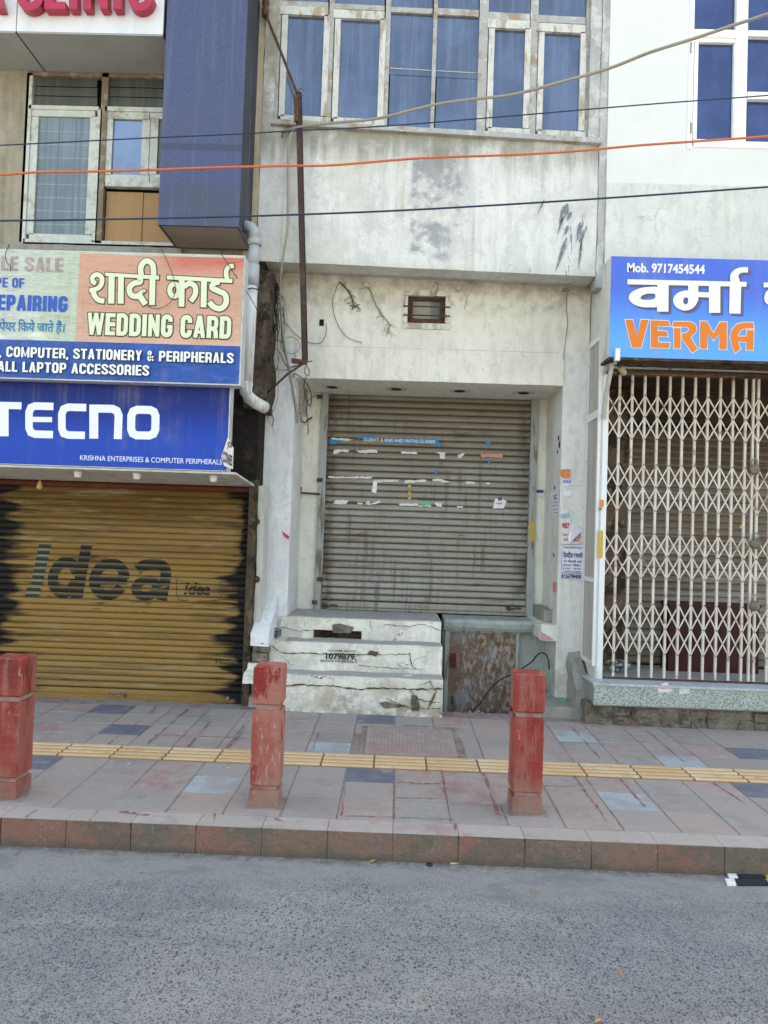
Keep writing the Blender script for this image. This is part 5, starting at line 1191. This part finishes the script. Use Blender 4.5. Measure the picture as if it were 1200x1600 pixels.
# flank panel: ribbed sheet in a pale frame
fl = B()
def fbox(b, ya, yb, za, zb, x0=-.02, x1=0): b.box(xf + x0, xf + x1, ya, yb, za, zb)
zA_, zB_ = at(925, 1035, 7.05)[1], at(925, 530, 7.05)[1]
pan = B(); pan.box(xf - .006, xf, 6.86, 7.27, zA_, zB_); panel = pan.build('side_panel', m_panel, rb)
k = 6.885
while k < 7.25:
    B().box(xf - .016, xf - .006, k, k + .018, zA_ + .02, zB_ - .03).build('rib', m_panel, panel); k += .042
for ya, yb, z0, z1 in ((7.25, 7.285, zA_, zB_), (6.84, 6.87, zA_, zB_), (6.87, 7.25, zB_ - .05, zB_), (6.87, 7.25, zA_, zA_ + .04), (6.87, 7.25, at(925, 653, 7.05)[1] - .02, at(925, 648, 7.05)[1] + .02), (6.87, 7.25, at(925, 905, 7.05)[1] - .02, at(925, 905, 7.05)[1] + .02)):
    B().box(xf - .026, xf - .001, ya, yb, z0, z1).build('panel_frame', m_gatew, panel, .003)
# plinth
ZP = .56
gpx = at(928, 1080, 6.62)[0]
B().box(gpx, RX, 6.62, 6.645, .376, ZP - .022).build('plinth_slab', m_granite, rb, .003)
B().box(gpx - .008, RX, 6.608, 7.0, ZP - .02, ZP).build('plinth_top', m_granitet, rb, .003)
B().box(gpx + .01, RX, 6.65, 7.0, .36, ZP - .022).build('plinth_core', m_cement, rb)
B().box(gpx + .02, RX, 7.0, 8.2, .3, ZP - .004).build('shop_floor', m_tread, rb)
b = B().box(at(912, 1110, 6.75)[0], RX, 6.682, 6.95, .1, .37).rough(.05, .016, 7, 7); b.build('foundation', m_rubble, rb)
r = random.Random(11); x = at(945, 1112, 6.7)[0]; k = 0
while x < 5.5:
    w = r.uniform(.12, .34); zz = .2
    for row in range(2):
        hgt = r.uniform(.06, .085)
        B().box(x + r.uniform(0, .04), x + w - .004, 6.678 - r.uniform(0, .02), 6.76, zz + .0, zz + hgt - .006).rough(.05, .009, 9, k).build('stone', m_rubble, rb); zz += hgt; k += 1
    x += w
for ppts, m in (([(1027, 1070), (1042, 1066), (1052, 1078), (1046, 1082), (1028, 1082)], m_paper), ([(1062, 1075), (1080, 1072), (1077, 1084), (1061, 1084)], m_paper)):
    b = B(); b.face([P(x, y, 6.617) for x, y in ppts]); b.build('paper_scrap', m, rb)
ftext('Max ?', 1028, 1068, 1047, 1076, 6.6155, m_ink_red, rb, 'scribble', .01)
# interior
zc_ = at(1050, 588, 6.9)[1]
B().box(xf + .05, RX, 6.9, 8.3, zc_, zc_ + .6).build('shop_ceiling', m_dkbrown, rb)
jx = at(976, 800, 7.63)[0]
B().box(xf + .05, jx, 7.55, 7.75, .5, zc_).rough(.1, .01, 5, 5).build('inner_jamb', m_dkjamb, rb)
rsh = B().box(jx, RX, 7.69, 7.72, ZP, zc_).build('rolling_shutter', m_dark, rb, label='brownish steel shutter behind the folding gate')
rsl = slatmesh('slat', RX - jx, .067, .018, m_slatr, 6, .2)
lay_slats(rsh, rsl, jx, 7.66, ZP + .02, zc_ - .35, .067)
B().box(jx, RX, 7.5, 7.68, zc_ - .32, zc_).build('shutter_drum', m_dkbrown, rsh)
rp = rect(1045, 948, 1186, 1048, 7.4)
t_ = thing('maroon_crate', 'dark maroon crate standing behind the folding gate', 'crate', ((rp[0] + rp[1]) / 2, 7.5, ZP))
B().box(rp[0], rp[1], 7.4, 7.6, ZP - .003, rp[3]).build('body', m_redpanel, t_, .008)
B().box(rp[0] - .012, rp[1] + .012, 7.39, 7.61, rp[3], rp[3] + .03).build('rim', m_redpanel, t_, .006)
bd = B(); rr = random.Random(2)
for k in range(9):
    c = P(965, 1042, 7.2); c.z = ZP + .02
    q = [c + V((rr.uniform(-.12, .12), rr.uniform(-.06, .06), rr.uniform(0, .09))) for _ in range(4)]
    bd.tube(q, .014, 5)
tag(bd.build('cloth_bundle', m_rag), 'small dark bundle on the floor behind the gate foot', 'bundle')

# ------------------------------------------------------------------ collapsible gate
YG = 6.85
gt = thing('folding_gate', 'cream rusty collapsible iron gate with crossed lattice under the VERMA sign', 'gate', (at(1060, 1055, YG)[0], YG, ZP))
zg1 = at(1060, 589, YG)[1]
post0 = at(943, 830, YG)[0]
B().box(post0 - .035, post0 + .012, YG - .03, YG + .02, ZP, zg1 + .03).build('post', m_gatew, gt, .004)
gb = [at(964 + 0, 830, YG)[0] + k * .1115 for k in range(17)]
gb0 = at(963, 830, YG)[0]; gb1 = at(1181, 830, YG)[0]; pit = (gb1 - gb0) / 11
gb = [gb0 + k * pit for k in range(18)]
bw = .0098
bme = None
for k, x in enumerate(gb):
    if bme is None:
        b = B().box(-bw, -bw + .006, -.012, .012, ZP + .02, zg1 - .0).box(bw - .006, bw, -.012, .012, ZP + .02, zg1).box(-bw + .006, bw - .006, -.012, -.007, ZP + .02, zg1)
        bmesh.ops.recalc_face_normals(b.bm, faces=b.bm.faces); bme = bpy.data.meshes.new('bar'); b.bm.to_mesh(bme); b.bm.free(); bme.materials.append(m_gate)
    o = bpy.data.objects.new('bar', bme); COL.objects.link(o); o.parent = gt; o.location = V((x, YG, 0)) - ORIG[gt.name]
o = bpy.data.objects.new('bar', bme); COL.objects.link(o); o.parent = gt; o.location = V((gb[11] - .045, YG, 0)) - ORIG[gt.name]
def zpx(y): return at(1060, y, YG)[1]
bands = [(620, 653, 688), (728, 763, 800), (836, 870, 905), (945, 983, 1023)]
sm = {}
def strip(dx, dz, sgn):
    key = (round(dx, 4), round(dz, 4), sgn)
    if key not in sm:
        b = B(); n = V((dz, 0, -dx)).normalized() * .0055; y = -.018 if sgn > 0 else -.0135
        c = [V((0, y, 0)) - n, V((0, y, 0)) + n, V((dx, y, dz)) + n, V((dx, y, dz)) - n]
        lo = [b.bm.verts.new(q) for q in c]; hi = [b.bm.verts.new(q + V((0, .0035, 0))) for q in c]
        b.bm.faces.new(lo); b.bm.faces.new(hi[::-1])
        for i in range(4): b.bm.faces.new([lo[i], lo[(i + 1) % 4], hi[(i + 1) % 4], hi[i]])
        bmesh.ops.recalc_face_normals(b.bm, faces=b.bm.faces); me = bpy.data.meshes.new('lattice_strip'); b.bm.to_mesh(me); b.bm.free(); me.materials.append(m_gate); sm[key] = me
    return sm[key]
xs = [gb[0] - pit] + gb
for yt, ym, yb in bands:
    zt_, zm_, zb__ = zpx(yt), zpx(ym), zpx(yb); hz = (zt_ - zb__) / 2
    for k in range(len(xs) - 2):
        for (x, z, sg_) in ((xs[k], zt_, -1), (xs[k], zb__, 1)):
            me = strip(pit * 2, (-2 * hz if sg_ < 0 else 2 * hz), sg_)
            o = bpy.data.objects.new('lattice_strip', me); COL.objects.link(o); o.parent = gt; o.location = V((x, YG, z)) - ORIG[gt.name]
    for z, dz in ((zt_ - hz, hz), (zt_ - hz, -hz)):
        me = strip(pit, dz, 1 if dz > 0 else -1); o = bpy.data.objects.new('lattice_strip', me); COL.objects.link(o); o.parent = gt; o.location = V((xs[0], YG, z)) - ORIG[gt.name]
# rivets as one part
b = B()
for yt, ym, yb in bands:
    for z in (zpx(yt), zpx(ym), zpx(yb)):
        for x in gb: b.lathe((x, YG - .019, z), (0, -1, 0), [(.006, 0), (.005, .004)], 6)
tag(b.build('rivets', m_rust, gt), kind='stuff')
B().box(post0 - .03, gb[-1] + .1, YG - .03, YG + .03, zg1, zg1 + .03).build('top_rail', m_dkjamb, gt)
B().box(post0 - .03, gb[-1] + .1, YG - .022, YG + .022, ZP + .001, ZP + .012).build('floor_track', m_rust, gt)
B().pbox(938, 781, 943.5, 792, YG - .036, .004).build('label_sticker', m_ink_orange, gt)
B().pbox(934.5, 829, 942, 872, YG - .036, .004).build('yellow_mark', m_yellow, gt)
p = P(938, 795, YG - .035); B().lathe(p, (0, -1, 0), [(.014, 0), (.014, .006), (.006, .007)], 10).build('bolt', m_steel, gt)
for k, (px, py, lab) in enumerate(((1179, 734, 'round tarnished padlock on the folding gate, topmost of three'), (1180, 850, 'round tarnished padlock on the folding gate, middle of three'), (1179, 947, 'round tarnished padlock on the folding gate, lowest of three'))):
    p = P(px, py, YG - .05)
    t = thing('padlock', lab, 'padlock', p, 'padlocks on the folding gate')
    B().lathe(p + V((0, .012, 0)), (0, -1, 0), [(.04, 0), (.046, .006), (.046, .02), (.038, .026), (.012, .028)], 18).build('body', m_brass, t)
    B().tube([p + V((-.024, 0, .03)), p + V((-.026, 0, .075)), p + V((-.012, 0, .095)), p + V((.012, 0, .095)), p + V((.026, 0, .075)), p + V((.024, 0, .03))], .0065, 6).build('shackle', m_steel, t)
p = P(1158, 823, YG - .03); B().lathe(p, (0, -1, 0), [(.014, 0), (.014, .01)], 10).build('tag', m_yellow, gt)

# ------------------------------------------------------------------ VERMA sign
YV2 = 6.4
vs = thing('jeweller_sign', 'blue sign board with white Hindi word and orange VERMA lettering', 'sign', P(1080, 560, YV2))
vx0_ = at(953, 480, YV2)[0]; zv0 = at(1080, 561, YV2)[1]; zv1 = at(1080, 403.5, YV2)[1]; vxe = 5.0
B().box(vx0_ - .0, vxe, YV2 + .004, YV2 + .26, zv0, zv1).build('sign_box', M('dirty_cream_sheet', (.6, .6, .54), [((.3, .28, .24), .7, ('n', 6, .48, .65, (1, 1, .3)))], .6), vs, .004)
b = B(); b.face([(vx0_ + .002, YV2, zv0 + .0), (vxe, YV2, zv0), (vxe, YV2, zv1), (vx0_ + .002, YV2, zv1)]); b.build('print_panel', m_vblue, vs)
B().box(vx0_, vxe, YV2 + .01, YV2 + .26, zv0 - .02, zv0 - .001).build('underside', m_crumble, vs)
fv = pxf(4.286, 920, 390, YV2 - .001)
ik = Ink().poly([(257, 200), (1055, 218), (1053, 250), (257, 234)])
ik.ring([(465, 262), (400, 252), (330, 264), (280, 292), (266, 326), (288, 360), (335, 382), (400, 388), (465, 374)], [(440, 300), (405, 296), (378, 300), (355, 310), (344, 324), (352, 334), (370, 338), (405, 338), (440, 328)]).rib([(495, 230), (493, 417)], 76)
ik.rib([(697, 235), (697, 345)], 68).ring([(715, 300), (665, 276), (610, 284), (572, 312), (563, 350), (585, 388), (635, 410), (690, 396), (725, 350)], [(664, 330), (655, 323), (645, 322), (635, 328), (630, 345), (634, 362), (645, 369), (658, 364), (664, 348)]).rib([(722, 302), (810, 306)], 34)
ik.rib([(840, 235), (840, 425)], 76).rib([(980, 235), (975, 430)], 76)
ik.rib([(980, 222, 60), (972, 180, 56), (992, 150, 42), (1025, 138, 36), (1063, 138, 36)], None, 5)
ik.rib([(1168, 238), (1330, 243)], 32).rib([(1240, 280, 50), (1205, 300, 50), (1200, 340, 50), (1240, 370, 44)], None, 5).rib([(1280, 240), (1278, 425)], 70)
letter(ik, fv, YV2 - .002, m_ink_white, vs, sh=(22, 16), sm=m_ink_shadow)
ik = Ink().poly([(243, 470), (294, 470), (322, 585), (348, 470), (400, 470), (350, 657), (287, 657)])
ik.poly([(414, 474), (532, 478), (545, 515), (460, 513), (462, 545), (520, 548), (530, 582), (463, 582), (463, 622), (545, 625), (535, 660), (414, 658)])
ik.poly([(568, 482), (680, 484), (712, 500), (722, 530), (712, 560), (680, 585), (728, 668), (692, 693), (625, 600), (620, 562), (650, 560), (668, 545), (668, 528), (655, 518), (558, 516)]).poly([(568, 526), (613, 526), (613, 663), (568, 662)])
ik.poly([(745, 480), (790, 482), (833, 562), (877, 485), (925, 487), (922, 671), (872, 669), (872, 570), (833, 608), (795, 565), (792, 666), (742, 664)])
ik.poly([(1106, 528), (1100, 490), (1040, 488), (990, 500), (955, 540), (945, 590), (955, 640), (978, 695), (1015, 668), (1000, 625), (997, 580), (1010, 548), (1035, 530)]).poly([(1055, 540), (1103, 540), (1100, 675), (1052, 672)]).poly([(993, 582), (1054, 582), (1054, 618), (995, 618)])
letter(ik, fv, YV2 - .001, m_ink_orange, vs, 4.5, m_ink_white)
ftext('Mob. 9717454544', 980, 412, 1101.5, 427, YV2 - .002, m_ink_white, vs, bold=.03)
part('clamp', m_white3, vs, 962, 544, 969, 563, YV2 - .04, .05)
# brackets below the sign
B().tube([P(957, 566, 6.55), P(948, 610, 6.68), P(943, 654, 6.80)], .022, 4, smooth=False).build('brace', m_panel, vs)
B().tube([P(942, 585, 6.66), P(950, 570, 6.6), P(962, 566, 6.5)], .02, 4, smooth=False).build('brace', m_corner, vs)
for y, Y in ((571, 6.7), (580, 6.8)):
    B().tube([P(960, y - 1, Y), P(1400, y + 14, Y)], .012, 4, smooth=False).build('rail', m_rust, vs)
for px in (1045, 1150):
    B().tube([P(px, 578, 6.8), P(px + 16, 568, 6.6)], .006, 4).build('tie', m_steel, vs)
p = P(972, 578, 6.66); lmp = B().lathe(p, (-.5, -.35, .5), [(.02, -.05), (.028, -.03), (.03, .03), (.018, .04)], 10).build('lamp_holder', M('yellowed_plastic', (.42, .38, .26), rough=.6)); tag(lmp, 'small yellowed lamp holder under the left end of the VERMA sign', 'lamp')

# ================================================================== POSTERS
def poster(name, label, corners, Y, mat, rows_=(), curl=.004):
    t = thing(name, label, 'poster', P(sum(c[0] for c in corners) / 4, max(c[1] for c in corners), Y))
    b = B(); tl_, tr__, br_, bl_ = [V(c).to_3d() for c in corners]
    n = 6; grid = []
    for i in range(n + 1):
        row = []
        for j in range(n + 1):
            u, v = j / n, i / n
            q = (tl_ * (1 - u) + tr__ * u) * (1 - v) + (bl_ * (1 - u) + br_ * u) * v
            w = P(q.x + noise.noise(V((j, i, 3))) * .6 * (i in (0, n) or j in (0, n)), q.y, Y); w.y -= abs(noise.noise(V((u * 3, v * 3, Y)))) * curl
            row.append(b.bm.verts.new(w))
        grid.append(row)
    for i in range(n):
        for j in range(n): b.bm.faces.new([grid[i][j], grid[i][j + 1], grid[i + 1][j + 1], grid[i + 1][j]]).smooth = True
    b.build('paper', mat, t)
    for s_, x0, y0, x1, y1, m, bo in rows_:
        ftext(s_, x0, y0, x1, y1, Y - .006, m, t, 'print', bo)
    return t
YQ = YP - .012
m_ink_navy = flat('navy_print', (.05, .05, .13))
t = poster('job_poster', 'white poster with dark Hindi print and phone number, lower of two on the right pilaster', [(876.5, 852), (913, 853), (910, 906), (874.5, 903)], YQ, m_paper2,
    [('सिक्योरिटी गार्ड', 880, 855, 910, 858, m_ink_navy, 0), ('िलमिटेड कमपनी', 880, 862, 910, 872, m_ink_navy, .03), ('मे नौकरी करें', 881, 874.5, 909, 879.5, m_ink_navy, .01), ('हेलपर पैिकंग', 880, 881, 908, 885.5, m_ink_navy, .01), ('14,500 - 28,500', 880, 887, 908, 890, m_ink_navy, .01), ('महिला पुरुष', 880, 891.5, 908, 894.5, m_ink_navy, .01), ('8126798458', 877, 897, 908, 904, m_ink_navy, .04)])
for q in ((877.6, 854.4, 911.8, 854.9), (876, 894.9, 909, 895.8), (877.4, 857, 878, 892), (911, 857, 911.6, 893)):
    B().pbox(*q, YQ - .006, .001).build('border', m_ink_navy, t)
t = poster('job_poster', 'torn white poster with crimson Hindi print, upper of two on the right pilaster', [(876, 812), (912, 826), (911, 850), (876, 850)], YQ, m_paper,
    [('987', 878, 817, 890, 826, m_ink_red, .04), ('जरत है', 879, 833, 889, 838, m_ink_red, .02), ('फोन करें', 880, 840, 905, 846, m_ink_red, .01), ('JOB', 899, 833, 908, 843, m_ink_red, .02)])
b = B(); b.face([P(896, 818, YQ - .022), P(911, 828, YQ - .015), P(889, 850, YQ - .018), P(887, 838, YQ - .009)]); b.build('torn_flap', m_paper2, t)
def sticker(label, pts, Y, mat, name='sticker', seed=0):
    o = scrap(None, mat, pts, Y, name, .6, seed); return tag(o, label, 'sticker')
sticker('faded orange poster remains high on the right pilaster', [(875, 734), (892, 733), (892, 748), (876, 745)], YP - .01, m_oran2)
sticker('blue and white strip sticker under the orange remains', [(879, 750), (895, 750), (896, 757), (879, 760)], YP - .01, m_paper2, seed=3)
ftext('NOKIA', 880, 750, 893, 755, YP - .014, m_ink_blue, mb, 'print', .03)
sticker('torn white paper patch on the right pilaster above the posters', [(880, 767), (893, 766), (891, 775), (881, 776)], YP - .01, m_white3, seed=4)
sticker('cream scraped paper patch on the right pilaster', [(876, 790), (892, 797), (884, 802), (876, 804)], YP - .009, m_paper, seed=5)
sticker('pale teal paper strip above the crimson poster', [(876, 804), (890, 803), (889, 808), (876, 809)], YP - .0105, flat('teal_paper', (.25, .45, .5)), seed=6)
o = sticker('small navy and white sticker on the strip right of the shutter', [(836, 765), (850, 765), (851, 775), (836, 774)], YS - .012, m_paper, seed=7)
B().pbox(836, 765.5, 849, 770, YS - .018, .001).build('band', m_ink_navy, o)
sticker('small red and white torn sticker on the left pilaster', [(440, 829), (452, 838), (451, 843), (446, 840)], YP - .014, m_ink_red, seed=8)
# bill pasted on the right reveal (a plane facing left)
xq = lx1 - .003
t = thing('pasted_bill', 'lilac bill pasted on the inner reveal right of the shutter', 'poster', (xq, 7.45, 1.9))
zt_, zb__ = at(868, 768, YP + .12)[1], at(868, 806, YP + .12)[1]
B().box(xq - .003, xq - .001, 7.33, 7.62, zb__, zt_).build('paper', m_paper2, t)
for k in range(6):
    z = zt_ - .03 - k * .034; B().box(xq - .004, xq - .0031, 7.36, 7.58 - (k % 3) * .03, z - .006, z).build('print', m_ink_navy, t)
# black paint marks on the reveal
for k, (z, y, s_) in enumerate(((2.75, 7.42, .03), (2.68, 7.38, .035), (2.62, 7.45, .02), (2.28, 7.55, .02), (2.18, 7.5, .025), (1.62, 7.5, .02))):
    B().lathe((xq - .001, y, z), (-1, 0, .0), [(s_, 0), (s_ * .9, .002), (s_ * .4, .0022)], 9).build('paint_mark', m_ink_black, mb)
B().box(xq - .004, xq, 7.35, 7.5, 1.27, 1.36).build('paper_patch', m_ppink, mb)
b = B().pbox(828, 815, 835, 846, YS - .034, .003).build('yellow_mark', m_yellow, mb)
b = B(); b.face([P(845, 987, YP - .03), P(866, 1000, YP - .03), P(845, 1000, YP - .03)]); b.build('red_mark', flat('pinkish_paint', (.5, .25, .25)), mb)

# ================================================================== BOLLARDS
def bollard(label, px, py, xw, mat, dpt=.19, rot=0):
    c = onz(px, py, fz(4.45)); z0 = fz(c.y) - .004
    t = thing('bollard', label, 'bollard', (c.x, c.y, z0), 'red square bollards along the kerb')
    org = V((c.x, c.y, z0)); h = xw / 2
    def bl(name, s0, za, zb, bev=.007, s1=None, m=None):
        b = B(); s1 = s1 or s0
        b.box(-s0, s0, 0, 2 * s0, za, zb)
        b.bm.verts.ensure_lookup_table()
        for v in b.bm.verts:
            if v.co.z > (za + zb) / 2: v.co.x *= s1 / s0; v.co.y = h + (v.co.y - s0) * s1 / s0
            else: v.co.y = h + (v.co.y - s0)
            v.co += noise.noise_vector(v.co * 3 + org) * .003
        es = [e for e in b.bm.edges]
        bmesh.ops.recalc_face_normals(b.bm, faces=b.bm.faces)
        bmesh.ops.bevel(b.bm, geom=es, offset=bev * .8, segments=1, affect='EDGES')
        b.rough(.04, .0022, 11, int(abs(px)) % 17)
        for v in b.bm.verts: v.co += org
        o = b.build(name, m or mat, t); return o
    bl('base_block', h, 0, .105, .006); bl('groove', h - .016, .1, .135, .002, m=m_groove); bl('shaft', h, .13, .565, .008, h * .985)
    bl('groove', h - .018, .56, .60, .002, m=m_groove); bl('top_block', h * 1.005, .595, .818, .010, h)
    # ragged cement footing
    B().box(c.x - h - .03, c.x + h + .03, c.y - .02, c.y + 2 * h + .03, z0 - .02, z0 + .008).rough(.05, .006, 9, px).build('footing', m_mortar, t)
    return t
bollard('red bollard cut off by the left edge, in front of the ochre shutter', -1, 1250, .19, m_redb2)
bollard('faded pinkish red bollard in front of the old steps', 411, 1263, .172, m_redb)
bollard('deep red bollard standing before the rusty hatch', 823, 1274, .178, m_redb2)

# ================================================================== ACCESS COVER
c0 = onz(568, 1182, fz(5.58)); c1_ = onz(716, 1182, fz(5.58))
ac = thing('access_cover', 'square pinkish dimpled access cover set in the footpath', 'manhole cover', ((c0.x + c1_.x) / 2, 5.95, fz(5.95)))
ya, yb = 5.585, 6.30
def sl(b):
    for v in b.bm.verts: v.co.z += fz(v.co.y)
    return b
sl(B().box(c0.x, c1_.x, ya, yb, -.02, .003)).build('plate', m_cover, ac)
b = B(); nx, ny = 22, 12
for i in range(nx):
    for j in range(ny):
        x = c0.x + .03 + (c1_.x - c0.x - .06) * (i + .5) / nx; y = ya + .03 + (yb - ya - .06) * (j + .5) / ny
        b.box(x - .009, x + .009, y - .016, y + .016, .003, .0065)
tag(sl(b).build('dimples', m_cover, ac), kind='stuff')
for q in ((c0.x - .04, c0.x - .004, ya - .02, yb + .03), (c1_.x + .004, c1_.x + .035, ya - .02, yb + .03), (c0.x - .04, c1_.x + .035, yb + .004, yb + .03)):
    sl(B().box(*q, -.02, .0015)).build('frame', m_mortar, ac)

# ================================================================== LITTER
def tags(o, l, c): return tag(o, l, c)
stk = thing('striped_board', 'flat black and yellow painted board with two white tips on the road', 'board', onz(1170, 1374, 0))
for k, (yy, off) in enumerate(((1367.5, 0), (1377, -3))):
    for m, a, c in ((m_white3, 1136 + off, 1150 + off), (m_blk, 1150 + off, 1192 + k * 4), (m_yellow, 1192 + k * 4, 1290)):
        p0, p1 = onz(a, yy - 4.2, .012), onz(c, yy - 4.2, .012); q0, q1 = onz(a + 3.5, yy + 4.2, .012), onz(c + 6, yy + 4.2, .012)
        if m is m_yellow: q1 = onz(c, yy + 4.2, .012)
        b = B(); up = [b.bm.verts.new(v) for v in (p0, p1, q1, q0)]; dn = [b.bm.verts.new((v.x, v.y, .001)) for v in (p0, p1, q1, q0)]
        b.bm.faces.new(up)
        for i in range(4): b.bm.faces.new([up[i], up[(i + 1) % 4], dn[(i + 1) % 4], dn[i]])
        b.build('plank', m, stk)
def leaf(label, px, py, z, s=.03, mat=m_leafy, seed=0):
    r = random.Random(seed); c = onz(px, py, z + .004); a = r.uniform(0, 6); b = B(); pts = []
    for k in range(9):
        t = k / 8 * 2 * math.pi; u = math.cos(t) * s; v = math.sin(t) * s * .4 * (1 + .2 * r.random())
        pts.append((c.x + u * math.cos(a) - v * math.sin(a), c.y + u * math.sin(a) + v * math.cos(a), z + .004 + .006 * abs(math.sin(t))))
    ce = b.bm.verts.new((c.x, c.y, z + .003)); vs_ = [b.bm.verts.new(p) for p in pts[:-1]]
    for i in range(8): b.bm.faces.new([ce, vs_[i], vs_[(i + 1) % 8]])
    tag(b.build('fallen_leaf', mat), label, 'leaf')
leaf('brown curled leaf at the kerb foot near the centre', 583, 1346, 0, .028, m_leafy, 1)
leaf('small tan leaf at the kerb foot right of the deep red bollard', 962, 1356, 0, .018, m_leafy, 2)
leaf('pale dry scrap at the kerb foot, nearest the striped board', 1033, 1358, 0, .02, m_butt, 3)
leaf('orange-brown leaf lying alone on the road at lower right', 970, 1521, 0, .016, m_brown, 4)
leaf('reddish leaf at the very bottom edge of the picture', 935, 1596, 0, .016, m_brown, 5)
leaf('small dark leaf at the kerb foot near the left edge', 25, 1334, 0, .018, m_cement, 6)
for k, (px, py, lab) in enumerate(((710, 1349.5, 'cigarette butt at the kerb foot, left of two'), (746, 1348.5, 'cigarette butt at the kerb foot, right of two'))):
    c = onz(px, py, .005); t = thing('cigarette_butt', lab, 'cigarette butt', c, 'cigarette butts at the kerb foot')
    B().tube([c + V((-.022, 0, 0)), c + V((.008, .004, 0))], .0045, 7).build('paper', m_butt, t); B().tube([c + V((.008, .004, 0)), c + V((.024, .007, 0))], .0046, 7).build('filter', m_brown, t)
c = onz(671, 1351, .004); tag(B().lathe(c, (0, 0, 1), [(.018, -.003), (.018, .004), (.012, .006)], 12).build('bottle_cap', m_black), 'dark bottle cap at the kerb foot left of the cigarette butts', 'bottle cap')
c = onz(1098, 1128, fz(6.6)); tag(B().lathe(c, (0, 0, 1), [(.022, 0), (.022, .01), (.014, .014)], 9).build('plastic_cap', m_cyan), 'small cyan plastic cap on the footpath before the plinth', 'plastic cap')
c = P(880, 1080, 7.15); c.z = .29; tag(B().box(c.x - .035, c.x + .035, c.y - .02, c.y + .02, .288, .298).rough(.02, .008, 25, 1).build('foil_wrapper', m_greenp), 'crumpled green foil wrapper on the corner cement platform', 'wrapper')
c = P(433, 990, 7.15); b = B(); rr = random.Random(8)
for k in range(6): b.tube([V((c.x + rr.uniform(-.035, .035), 7.12 + rr.uniform(-.03, .03), Z2 + .01 + rr.uniform(0, .1))) for _ in range(3)], .014, 5)
tag(b.build('crumpled_rag', m_rag), 'crumpled dark and white rag in the corner of the steps', 'rag')
rr = random.Random(21)
for k, (px, py) in enumerate(((201, 1193), (357, 1199), (466, 1117), (340, 1187))):
    c = onz(px, py, fz(5.4) + .003); b = B(); b.face([(c.x + rr.uniform(.008, .014) * math.cos(a), c.y + rr.uniform(.006, .012) * math.sin(a), c.z) for a in (0, 1.2, 2.4, 3.6, 5)])
    tag(b.build('paper_bit', m_white3), ('white paper bit on the footpath left of the pinkish bollard', 'white paper bit beside the pale blue tile', 'white paper bit near the foot of the steps', 'white paper bit on the yellow guide strip')[k], 'litter')
# debris at the foot of the hatch and along the road edge
b = B(); rr = random.Random(9)
for k in range(70):
    x = rr.uniform(hx[0], hx[1] + .2); y = rr.uniform(6.76, 6.98); z = fz(y) - .01; s_ = rr.uniform(.005, .016)
    b.lathe((x, y, z), (rr.uniform(-.3, .3), 0, 1), [(s_, 0), (s_ * .8, s_ * .7)], 5)
for k in range(900):
    x = rr.uniform(XL, XR); y = YK - abs(rr.gauss(0, .05)) - .006; s_ = rr.uniform(.0015, .006)
    b.lathe((x, y, 0.0), (rr.uniform(-.3, .3), 0, 1), [(s_, 0), (s_ * .7, s_ * .6)], 4)
tag(b.build('grit', m_cement), kind='stuff', label='grey grit and dust gathered at the kerb foot')
